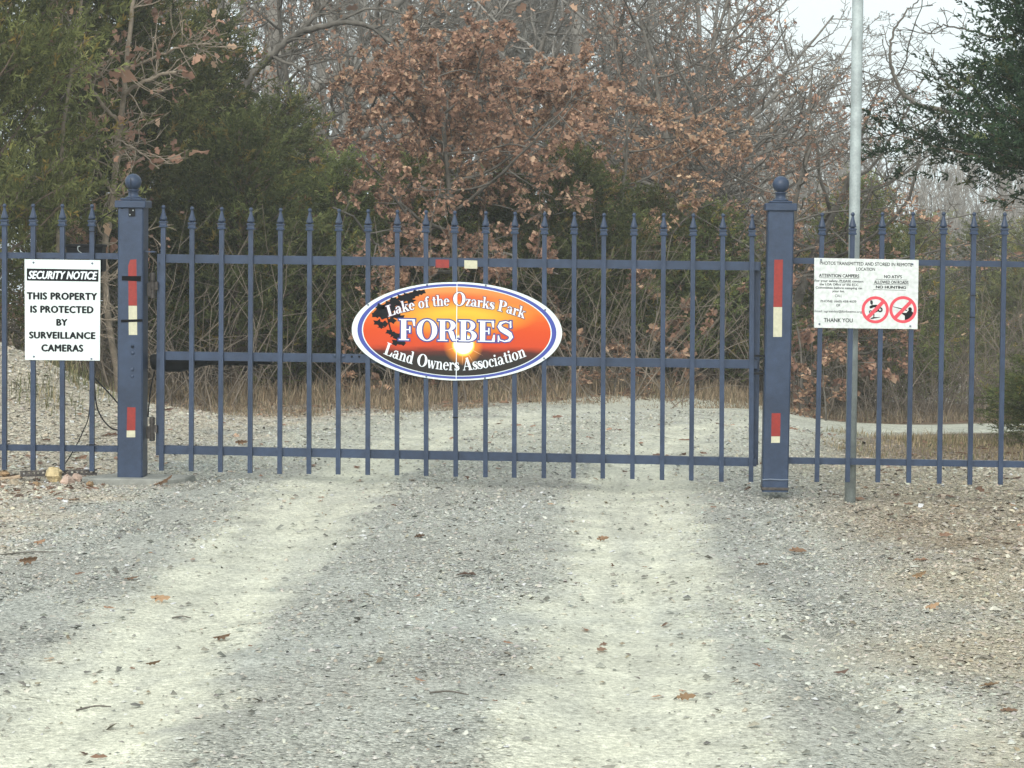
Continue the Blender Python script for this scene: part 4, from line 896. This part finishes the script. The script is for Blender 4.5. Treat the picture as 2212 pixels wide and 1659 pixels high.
# oaks holding brown leaves
rs = R_(31); lv = grow(rs, 3.3, .055, spread=1.25, nl=(17, 8, 6, 4), lens=(.78,.5,.5,.5), start=.34, up=.10, tip=.0026)
p_, d_ = tips(lv, 4, rs, 11, .1); p2, d2 = tips(lv, 3, rs, 6); P_ = np.concatenate([p_, p2]); D_ = np.concatenate([d_, d2]); kk = rs.rand(len(P_)) < min(1, 19000/len(P_)); P_, D_ = P_[kk], D_[kk]
bare_proto('oak1', lv, M['bark'], leaves(rs, P_, D_, .033, brown(rs, len(P_), 1.35)))
rs = R_(32); lv = grow(rs, 5.0, .07, spread=1.2, nl=(15, 8, 6, 4), lens=(.58,.5,.5,.5), start=.13, up=.25, tip=.0030)
p_, d_ = tips(lv, 4, rs, 8, .2); kk = rs.rand(len(p_)) < np.clip((4.2-p_[:, 2])/2.6, .15, 1)*9500/len(p_)*1.6; P_, D_ = p_[kk], d_[kk]
bare_proto('oak2', lv, M['bark'], leaves(rs, P_, D_, .035, brown(rs, len(P_), 1.4)))
rs = R_(33); lv = grow(rs, 1.5, .018, spread=1.1, nl=(9, 5, 3, 2), lens=(.6,.5,.5,.5), start=.06, up=.25, tip=.0022)
p_, d_ = tips(lv, 3, rs, 9, .1); bare_proto('bush', lv, M['bark'], leaves(rs, p_, d_, .056, brown(rs, len(p_), 1.2)))
for key, px, D, rot, s, lb in (
 ('oak1', 1030, 21.5, .4, (1.05,1.05,1.0), 'young oak thick with brown leaves above the oval sign'),
 ('oak1', 1290, 23.5, 2.6, (1.0,1.0,.86), 'young oak with brown leaves right of centre, above the gate'),
 ('oak1', 1165, 22.3, 5.5, (1.0,1.0,.95), 'young oak with brown leaves over the right end of the oval sign'),
 ('oak1', 930, 22.8, 3.0, (1.0,1.0,1.03), 'young oak with dense brown leaves over the left end of the oval sign'),
 ('oak1', 840, 23.5, 4.1, (.85,.85,.72), 'small oak with brown leaves just left of the densest brown crown'),
 ('oak2', 1500, 25.5, 1.0, (1.0,1.0,.95), 'spreading oak with sparse brown leaves behind the latch end of the gate'),
 ('oak2', 1690, 24.0, 3.6, (1.0,1.0,.62), 'spreading oak with sparse brown leaves behind the right gate post'),
 ('oak2', 1880, 31.0, 5.3, (.9,.9,.45), 'hazy oak with few brown leaves behind the metal pole'),
 ('oak2', 440, 25.5, 2.0, (1.0,1.0,1.12), 'oak with sparse brown leaves rising over the left cedars'),
 ('oak2', 1410, 28.0, 4.4, (1.05,1.05,1.0), 'tall thin oak with scattered brown leaves, right of the densest brown crown'),
 ('oak2', 1600, 29.0, .3, (1.05,1.05,.88), 'thin hazy oak with scattered brown leaves just left of the right gate post'),
 ('oak2', 700, 27.0, 2.9, (1.0,1.0,1.0), 'thin oak with scattered brown leaves over the olive cedar'),
 ('bush', 862, 20.4, .2, (1,1,.75), 'brown-leaved oak sprout below the left half of the oval sign'),
 ('bush', 940, 21.0, 1.9, (.9,.9,.55), 'low brown-leaved sprout below the middle of the oval sign'),
 ('bush', 1330, 20.6, 3.1, (.7,.7,.30), 'tiny orange-brown sprout at the far edge of the road'),
 ('bush', 1415, 21.6, 4.1, (1.0,1.0,.8), 'brown-leaved sprout behind the right part of the gate'),
 ('bush', 1745, 22.6, 5.1, (1.1,1.1,.95), 'brown-leaved sprout between the gate post and the metal pole'),
 ('bush', 1790, 21.6, .9, (.7,.7,.5), 'low brown-leaved sprout left of the metal pole'),
 ('bush', 95, 18.9, 2.4, (1.1,1.1,.95), 'brown-leaved brush behind the security notice'),
 ('bush', 700, 21.5, 5.9, (1,1,1.05), 'brown-leaved sprout left of the oval sign'),
 ('bush', 1165, 21.4, 2.8, (.9,.9,.6), 'brown-leaved sprout below the right half of the oval sign'),):
    x, y = AT(px, D); nm = 'oak_tree' if key != 'bush' else 'oak_sprout'
    plant(key, nm, x, y, lb, 'tree' if key != 'bush' else 'shrub', rot, s, 'oaks holding brown leaves' if key != 'bush' else 'brown-leaved sprouts along the verge')

# bare trees
for i, (H, r, sp, nl) in enumerate(((8.5,.12,.85,(14,9,7,5)),(9.5,.13,.75,(14,9,7,5)),(7.5,.10,1.0,(13,9,7,5)))):
    rs = R_(50+i); bare_proto('b%d' % i, grow(rs, H, r, spread=sp, nl=nl, lens=(.5,.5,.5,.5), start=.22, up=.45, tip=.0052), M['bark_hazed'])
rs = R_(77); btl = [  # px, D, key, rot, scale z, xy
 (470,33,0),(560,38,1),(612,31,1),(680,42,0),(745,35,2),(800,46,1),(880,40,0),(960,36,2),(1010,48,1),(1090,41,0),(1160,52,2),(1215,38,1),(1290,45,0),(1350,36,2),(1400,54,1),(1455,42,0),(1520,49,2),(1570,39,1),(1630,46,0),(1690,55,2),(1745,50,1),(1160,33,0),(1480,34,2),(360,36,1),(240,34,0),(130,38,2),(520,50,2),(700,56,1),(900,58,0),(1100,60,1),(1300,62,2),(1560,60,0),(1050,30,2),(1250,31,1),(1420,30,0),(1540,31,2),(760,30,0),(880,33,1),(1340,33,2),(1120,35,1)]
for k, (px, D, key) in enumerate(btl):
    x, y = AT(px, D); fall = 1.0 if px < 1350 else (1-.36*(px-1350)/400)*(.8 if D < 34 else 1)
    big = px == 612
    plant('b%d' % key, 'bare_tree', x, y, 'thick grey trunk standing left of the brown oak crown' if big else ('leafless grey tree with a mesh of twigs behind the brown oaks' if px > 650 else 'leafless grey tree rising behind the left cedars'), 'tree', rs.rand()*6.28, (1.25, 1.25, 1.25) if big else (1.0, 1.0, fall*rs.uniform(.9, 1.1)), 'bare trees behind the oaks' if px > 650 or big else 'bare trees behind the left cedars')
# misty wood far down the slope on the right: slim poles
for i in range(2):
    rs = R_(60+i); bare_proto('f%d' % i, grow(rs, 9.5, .075, spread=.5, nl=(15,6,4,3), lens=(.26,.5,.5,.5), start=.3, up=.5, tip=.010), M['bark_hazed'])
rs = R_(88)
for k in range(110):
    px = 1600+680*rs.rand(); D = rs.uniform(52, 105); x, y = AT(px, D)
    zb_ = hz(x, y); top = 1.6+(472-(285+110*rs.rand()-(70 if px < 1800 else 0)))/FPX*D; s = (top-zb_)/9.6
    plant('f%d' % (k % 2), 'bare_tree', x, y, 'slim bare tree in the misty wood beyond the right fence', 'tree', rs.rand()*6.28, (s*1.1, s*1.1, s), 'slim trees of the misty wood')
# low-sweeping bare limbs behind the right gate post
rs = R_(71); lv = grow(rs, 4.6, .06, spread=1.15, nl=(12,8,6,4), lens=(.75,.5,.5,.5), start=.12, up=.42, tip=.0035, lean=(.25, 0)); bare_proto('low', lv, M['bark'])
x, y = AT(1640, 25.0); plant('low', 'bare_tree', x, y, 'bare tree with long limbs sweeping up to the right behind the right gate post', 'tree', .2, (1.2,1.2,.80))
x, y = AT(1830, 34.0); plant('low', 'bare_tree', x, y, 'hazy bare tree with low spreading limbs behind the metal pole', 'tree', 3.4, (1.2,1.2,.55))

# grown limbs seen singly: the oak limb across the upper left, dead cedar branches, the curved limb at the upper right
def limb(name, label, cat, paths, mat, seed, twig=.5, nt_=10, leafn=0, lsize=.09, tipr=.003, base=None):
    rs = R_(seed); root = [np.array(p) for p in paths[0][0]]; b0 = base if base is not None else root[0]
    o = empty(name, b0, label, cat); polys = []; tp = []; td = []
    for pts, ra, rb in paths:
        c = np.array(catmull(pts, 7)); c = c+rs.normal(0, .006, c.shape); r = np.linspace(ra, rb, len(c)); polys.append((c-b0, r))
        for k in range(nt_):
            f = rs.uniform(.2, .98); i = int(f*(len(c)-1)); T = c[min(i+1, len(c)-1)]-c[max(i-1, 0)]; T /= np.linalg.norm(T); a = rs.normal(0, 1, 3); a -= T*(a@T); a /= np.linalg.norm(a)
            d = T*.6+a*.8+np.array([0,0,.15]); L = twig*rs.uniform(.4, 1.2); q = [c[i]]
            for _ in range(5): d = d+rs.normal(0, .2, 3); d /= np.linalg.norm(d); q.append(q[-1]+d*L/5)
            q = np.array(q); polys.append((q-b0, np.linspace(max(tipr*1.3, r[i]*.4), tipr, 6)))
            for _ in range(3):
                j = rs.randint(1, 5); d2 = q[j+1]-q[j]; d2 = d2/np.linalg.norm(d2)+rs.normal(0, .6, 3); d2 /= np.linalg.norm(d2); e = np.array([q[j], q[j]+d2*L*.22, q[j]+d2*L*.4+rs.normal(0, .02, 3)]); polys.append((e-b0, np.array([tipr, tipr*.8, tipr*.6])))
            tp.append(q[-1]-b0); td.append(d); tp.append(q[3]-b0); td.append(d)
    v, f = tubes(polys, 5); mk('branches', v, f, mat, o, smooth=True)
    if leafn:
        tp = np.array(tp); td = np.array(td); ii = rs.randint(0, len(tp), leafn); V, F3, C = leaves(rs, tp[ii]+rs.normal(0, .05, (leafn, 3)), td[ii], lsize, brown(rs, leafn, 1.25)); lo = mk('leaves', V, F3, M['leaf'], o, col=C); lo['kind'] = 'stuff'
    return o
D_ = lambda px, py, dist: CAM+ray(px, py)*dist
trunkx = AT(455, 24.3)
limb('oak_tree', 'old oak limb arching across the upper left, few brown leaves', 'tree', [
 ([(trunkx[0], trunkx[1], hz(*trunkx)-.1), D_(470,420,24.3), D_(525,200,24.3), D_(585,120,24.3), D_(640,75,24.2), D_(690,60,24.0), D_(765,48,23.8), D_(840,85,23.6), D_(920,165,23.4), D_(985,190,23.2), D_(1080,165,23)], .055, .010),
 ([D_(640,75,24.2), D_(690,25,24.2), D_(735,-40,24.3)], .03, .014),
 ([D_(720,52,23.9), D_(800,20,23.8), D_(900,40,23.7), D_(1010,95,23.6), D_(1090,60,23.5)], .018, .006),
 ([D_(585,120,24.3), D_(650,150,24.2), D_(700,185,24.2), D_(760,215,24.2)], .02, .006),
 ([D_(525,200,24.3), D_(480,150,24.4), D_(420,70,24.4), D_(330,30,24.4)], .02, .006),
 ([D_(840,85,23.6), D_(900,70,23.6), D_(960,20,23.6)], .022, .006)], M['bark'], 5, .75, 20, 420, .062, .0045)
b_ = AT(262, 18.6)
limb('dead_tree', 'dead branchy tree with tan leaf clusters above the left gate post', 'tree', [
 ([(b_[0], b_[1], hz(*b_)-.1), D_(225,600,18.6), D_(245,420,18.6), D_(262,250,18.6), D_(275,120,18.6), D_(290,-20,18.6)], .030, .018),
 ([D_(245,420,18.6), D_(262,230,18.5), D_(290,190,18.4), D_(345,162,18.4), D_(385,155,18.3)], .022, .014),
 ([D_(262,270,18.5), D_(210,210,18.4), D_(165,110,18.3), D_(120,55,18.2)], .018, .008),
 ([D_(275,150,18.6), D_(330,125,18.5), D_(400,100,18.4), D_(460,95,18.4)], .014, .006),
 ([D_(165,110,18.3), D_(220,150,18.3), D_(290,165,18.3)], .010, .005),
 ([D_(245,420,18.6), D_(190,320,18.4), D_(235,300,18.3), D_(290,320,18.2), D_(345,365,18.2)], .012, .005),
 ([D_(190,290,18.5), D_(225,315,18.3), D_(290,320,18.2)], .008, .004),
 ([D_(225,380,18.5), D_(262,460,18.3), D_(300,540,18.2)], .008, .004)], M['deadwood'], 6, .42, 12, 260, .062, .0032)
b_ = AT(120, 18.0)
limb('dead_tree', 'slim bare leaning trunk behind the security notice', 'tree', [
 ([(b_[0], b_[1], hz(*b_)-.1), D_(118,640,18), D_(128,480,18), D_(135,300,18), D_(160,120,18), D_(180,-30,18)], .020, .012), ([D_(128,480,18), D_(70,380,17.8), D_(0,500,17.6), D_(-40,520,17.6)], .010, .005), ([D_(118,640,18), D_(180,610,17.9), D_(250,615,17.9)], .008,.003), ([D_(118,700,18), D_(190,690,17.9), D_(260,660,17.9)], .008,.003)], M['deadwood'], 8, .4, 8, 0, .08, .0030)
b_ = AT(2290, 19.5)
limb('bare_tree', 'bare tree at the right edge with a limb curving up beside the pole', 'tree', [
 ([(b_[0], b_[1], hz(*b_)-.1), D_(2300,600,19.5), D_(2280,380,19.5), D_(2200,265,19.4), D_(2110,248,19.4), D_(2045,240,19.3), D_(1990,228,19.3), D_(1950,200,19.3), D_(1928,150,19.3), D_(1924,95,19.3), D_(1940,50,19.3), D_(1975,10,19.3), D_(2010,-15,19.3)], .036, .004),
 ([D_(2280,150,19.6), D_(2210,120,19.5), D_(2150,140,19.5), D_(2090,170,19.4), D_(2040,172,19.4), D_(1985,155,19.4), D_(1935,145,19.4)], .018, .004),
 ([D_(2120,155,19.5), D_(2080,185,19.5), D_(2045,220,19.5)], .012, .004),
 ([D_(2200,90,19.5), D_(2130,75,19.5), D_(2050,55,19.5), D_(1995,70,19.5), D_(1950,60,19.5)], .012, .003),
 ([D_(2100,250,19.4), D_(2060,270,19.3), D_(2000,282,19.3), D_(1960,280,19.3)], .010, .003),
 ([D_(2250,330,19.4), D_(2180,360,19.4), D_(2130,410,19.4)], .010, .003),
 ([D_(1950,200,19.3), D_(1905,172,19.3), D_(1870,185,19.3)], .008, .003), ([D_(2280,520,19.4), D_(2190,560,19.4), D_(2110,600,19.3)], .008, .003), ([D_(2290,480,19.4), D_(2200,420,19.4), D_(2120,440,19.3)], .008, .003)], M['bark'], 9, .36, 8, 0, .08, .0034)

# ------------------------------------------------------------------ undergrowth, grass, leaves on the ground
def blades(name, label, n, fn, h, seed, wd=.006, cols=((.30,.235,.14),(.20,.15,.09),(.38,.31,.20),(.13,.13,.06))):
    rs = R_(seed); x, y, k = fn(rs, n); n = len(x); z = height(x, y); H = h*k*rs.lognormal(0, .35, n); a = rs.uniform(0, 6.28, n); b = rs.uniform(0, 6.28, n); ln = np.abs(rs.normal(0, .7, n))
    ca, sa = np.cos(a)*wd/2, np.sin(a)*wd/2; bx, by = np.cos(b)*ln*H, np.sin(b)*ln*H
    V = np.stack([np.stack([x-ca, y-sa, z-.01], 1), np.stack([x+ca, y+sa, z-.01], 1), np.stack([x+ca*.7+bx*.35, y+sa*.7+by*.35, z+H*.6], 1), np.stack([x-ca*.7+bx*.35, y-sa*.7+by*.35, z+H*.6], 1), np.stack([x+bx, y+by, z+H*(1-.25*ln)], 1)], 1).reshape(-1, 3)
    q = 5*np.arange(n)[:, None]; F3 = np.concatenate([q+np.array([[0,1,2]]), q+np.array([[0,2,3]]), q+np.array([[3,2,4]])])
    pal = np.array(cols)[rs.choice(4, n, p=[.4,.25,.22,.13])]*rs.lognormal(0, .2, n)[:, None]
    o = mk(name, V, F3, M['grass'], col=np.repeat(pal, 5, 0)); return tag(o, label, 'grass', kind='stuff')
def farband(rs, n):
    x = rs.uniform(-5.5, 2.3, n); e = np.interp(x, [-5.5,-2.2,-1,0,1,1.7,2.3], [4.3,4.4,4.9,5.7,6.2,6.5,6.9]); u = rs.rand(n)**1.4*2.6
    k = np.clip(.10+u*.55, 0, 1)*(1+.3*wob(x, e+u, 2)); y = e+u; m = (rs.rand(n) < .55+.75*wob(x*2, y, 2)); return x[m], y[m], np.clip(k[m], .05, 1.4)
blades('dry_grass', 'dry tan grass along the far edge of the road behind the gate', 46000, farband, .125, 91, .006, ((.23,.175,.115),(.16,.12,.08),(.29,.23,.155),(.11,.105,.06)))
def island(rs, n):
    x = rs.uniform(2.2, 8.5, n); y = rs.uniform(3.0, 5.8, n); m = (rs.rand(n) < .55+.45*wob(x, y, 2.2)) & (x > 2.3+.35*np.abs(y-4.2)); return x[m], y[m], np.clip(.6+.5*wob(x[m], y[m], 1.5), .25, 1.3)
blades('dry_grass', 'short dry grass on the strip between the right fence and the bending road', 26000, island, .065, 92, .005, ((.25,.20,.12),(.17,.15,.08),(.32,.26,.17),(.10,.12,.05)))
def farright(rs, n):
    y = rs.uniform(8, 15, n); x = rs.uniform(2.0, 13, n); dd = np.array([np.min(np.hypot(cline(np.linspace(5, 14, 40))-a, np.linspace(5, 14, 40)-b)) for a, b in zip(x, y)]); c = np.interp(x, cline(np.linspace(5, 14, 60)), np.linspace(5, 14, 60)); m = (y > c+1.55); return x[m], y[m], np.full(m.sum(), .8)
blades('dry_grass', 'brown grass bank on the outer side of the bending road', 26000, farright, .11, 93, .008, ((.21,.165,.115),(.16,.125,.085),(.26,.21,.145),(.12,.11,.065)))
def tuftf(rs, n):
    cx = np.array([-3.75,-3.05,-4.3,-3.35,-2.95]); cy = np.array([2.6,2.2,3.5,3.6,3.0]); k = rs.randint(0, 5, n); return cx[k]+rs.normal(0, .13, n), cy[k]+rs.normal(0, .13, n), np.full(n, .8)
blades('weeds', 'green weeds growing on the gravel bank behind the left fence', 650, tuftf, .15, 94, .006, ((.15,.15,.07),(.11,.12,.055),(.26,.21,.12),(.10,.11,.05)))
rs = R_(95); polys = []
for k in range(1500):      # tangled stems under the trees
    x = rs.uniform(-6.5, 6.5); y = rs.uniform(6.3, 11) if x > -2.2 else rs.uniform(4.3, 9)
    if x > 1.5: y = rs.uniform(8.5+.6*(x-1.5), 14)
    z = hz(x, y); L = rs.uniform(.4, 1.9); d = np.array([rs.normal(0, .5), rs.normal(0, .5), 1.0]); P = [np.array([x, y, z-.02])]
    for _ in range(5): d = d+rs.normal(0, .22, 3); d /= np.linalg.norm(d); P.append(P[-1]+d*L/5)
    P = np.array(P); polys.append((P, np.linspace(.006, .0025, 6)*rs.uniform(.6, 1.3)))
    for _ in range(3):
        j = rs.randint(1, 5); e = d+rs.normal(0, .7, 3); e /= np.linalg.norm(e); polys.append((np.array([P[j], P[j]+e*L*.15, P[j]+e*L*.33+rs.normal(0, .03, 3)]), np.array([.003,.0025,.002])))
v, f = tubes(polys, 3); br_ = mk('dry_brush', v, f, M['brush']); tag(br_, 'tangle of thin dead stems under the trees at the wood edge', 'brush', kind='stuff')
# leaf litter
def litter(name, label, n, fn, seed, size=.075, k=1.0):
    rs = R_(seed); x, y = fn(rs, n); n = len(x); z = surf(x, y)+.012; pts = np.stack([x, y, z], 1); a = rs.uniform(0, 6.28, n); d = np.stack([np.cos(a), np.sin(a), rs.normal(.1, .18, n)], 1)
    s = size; V, F3, C = leaves(rs, pts, d*3, s, brown(rs, n, k), LEAF_S, 0.0); nl_ = len(LEAF_S)+1
    Z = V[:, 2].reshape(n, nl_); base = z[:, None]; Z = np.maximum(base-.004+(Z-base)*.45, base-.006); V[:, 2] = Z.ravel()
    o = mk(name, V, F3, M['leaf'], col=C); return tag(o, label, 'leaves', kind='stuff')
litter('leaf_litter', 'brown fallen leaves on the floor of the wood behind the gate', 9000, lambda rs, n: (lambda x, y: (x[(y > np.interp(x, [-6.5,-2.2,-1,0,1,1.7,2.3,9], [4.2,4.6,5.2,6.0,6.6,7.2,8.3,13.5]))], y[(y > np.interp(x, [-6.5,-2.2,-1,0,1,1.7,2.3,9], [4.2,4.6,5.2,6.0,6.6,7.2,8.3,13.5]))]))(rs.uniform(-6.5, 9, n), rs.uniform(4.9, 13, n)), 101, .06, k=1.0)
def lit2(rs, n):
    x = np.concatenate([rs.uniform(-4.6, -2.0, n//2), rs.uniform(2.3, 6.5, n-n//2)]); y = np.concatenate([rs.normal(-.1, .55, n//2), rs.uniform(-2.6, 5, n-n//2)]); return x, y
litter('leaf_litter', 'brown leaf scraps caught in the gravel along both fences', 800, lit2, 102, .05, 1.0)
def lit3(rs, n): return rs.uniform(-4, 3, n), rs.uniform(.2, 5, n)
litter('leaf_litter', 'scraps of brown leaf on the road behind the gate', 130, lit3, 103, .05, 1.1)
litter('leaf_litter', 'small leaf scraps scattered over the drive in front of the gate', 150, lambda rs, n: (rs.uniform(-3.2, 3.5, n), rs.uniform(-7.5, -.2, n)), 104, .03, 1.2)
# single leaves and twigs lying on the drive, each where the photograph shows it
def on_ground(px, py):
    d = ray(px, py); z = -.0
    for _ in range(4):
        t = (z-CAM[2])/d[2]; P = CAM+d*t; z = float(surf(np.array([P[0]]), np.array([P[1]]))[0])
    return P
fl_list = [(1479,1516,62,.9,'curled tan leaf at the bottom of the right wheel track'),(2133,1487,66,.95,'folded orange-tan leaf standing on edge at the far right of the gravel'),(2178,1537,60,.9,'pale curled leaf at the lower right edge'),
 (60,1221,62,.75,'large brown leaf at the left edge of the drive'),(282,1253,48,.5,'grey-brown leaf standing upright on the left wheel track'),(478,1384,58,.45,'flat grey leaf beside the left wheel track'),(1722,1193,62,1.0,'tan curled leaf on the gravel right of the right wheel track'),
 (1645,1222,48,1.0,'small tan leaf between the wheel track and the right gravel'),(1985,1252,56,1.15,'orange leaf lying on the tan gravel at the right'),(2012,1318,48,1.15,'pale orange leaf lowest on the tan gravel'),(352,1051,70,1.0,'crumpled reddish leaf in front of the concrete pad'),
 (905,1162,34,.35,'dark leaf in the grey strip between the wheel tracks'),(345,1302,62,1.3,'flat pinkish leaf on the left wheel track'),(1300,1171,40,.8,'brown leaf near the middle of the right wheel track'),(85,1178,40,.9,'tan leaf near the left edge below the rocks'),(520,962,40,.9,'rust leaf behind the bottom rail of the gate'),(330,1441,52,.6,'brown leaf low on the left wheel track')]
for i, (px, py, sz, k, lb) in enumerate(fl_list):
    P = on_ground(px, py); rs = R_(200+i); dist = np.linalg.norm(P-CAM); L = max(.035, sz*dist/FPX*.70)
    V, F3, C = leaves(rs, np.zeros((1, 3)), np.array([[1.5, .3, .2]])*4, L, np.array([[.33,.21,.13]])*k, LEAF, 0, .05)
    V = V-V.mean(0); V[:, 2] = V[:, 2]*.6; V[:, 2] -= V[:, 2].min(); V[:, 0] -= 0
    o = mk('fallen_leaf', V, F3, M['leaf'], col=C); o.location = (P[0], P[1], P[2]+.004); tag(o, lb, 'leaf', 'leaves lying on the drive')
for i, (a, b, lb) in enumerate((((165,1538),(240,1533),'thin grey twig low on the left wheel track'),((928,1500),(1012,1507),'short dark stick in the grey strip between the wheel tracks'),((0,1201),(125,1197),'long thin twig at the left edge of the drive'),((372,1338),(412,1340),'flat splinter of grey wood on the left wheel track'))):
    A, B = on_ground(*a), on_ground(*b); m = (A+B)/2+np.array([0, .02, .012]); tag(MB().tube(catmull([A+[0,0,.006], m, B+[0,0,.01]], 4), [.0038,.0034,.0042,.003,.0036,.0028,.0034,.0026,.002], 5).build('twig', M['bark']), lb, 'twig', 'twigs lying on the drive')

# ------------------------------------------------------------------ mist
hb = MB().box((-172, -62, -16), (172, 182, 16)).build('haze', None); tag(hb, 'thin winter mist filling the air over the whole scene', 'haze', kind='stuff')
hm = bpy.data.materials.new('thin_mist'); hm.use_nodes = True; hn = hm.node_tree.nodes; hn.remove(hn['Principled BSDF'])
pv = hn.new('ShaderNodeVolumePrincipled'); pv.inputs['Color'].default_value = (.92,.95,.97,1); pv.inputs['Density'].default_value = .0019; pv.inputs['Anisotropy'].default_value = .2
hm.node_tree.links.new(pv.outputs[0], hn['Material Output'].inputs['Volume']); hb.data.materials.append(hm)
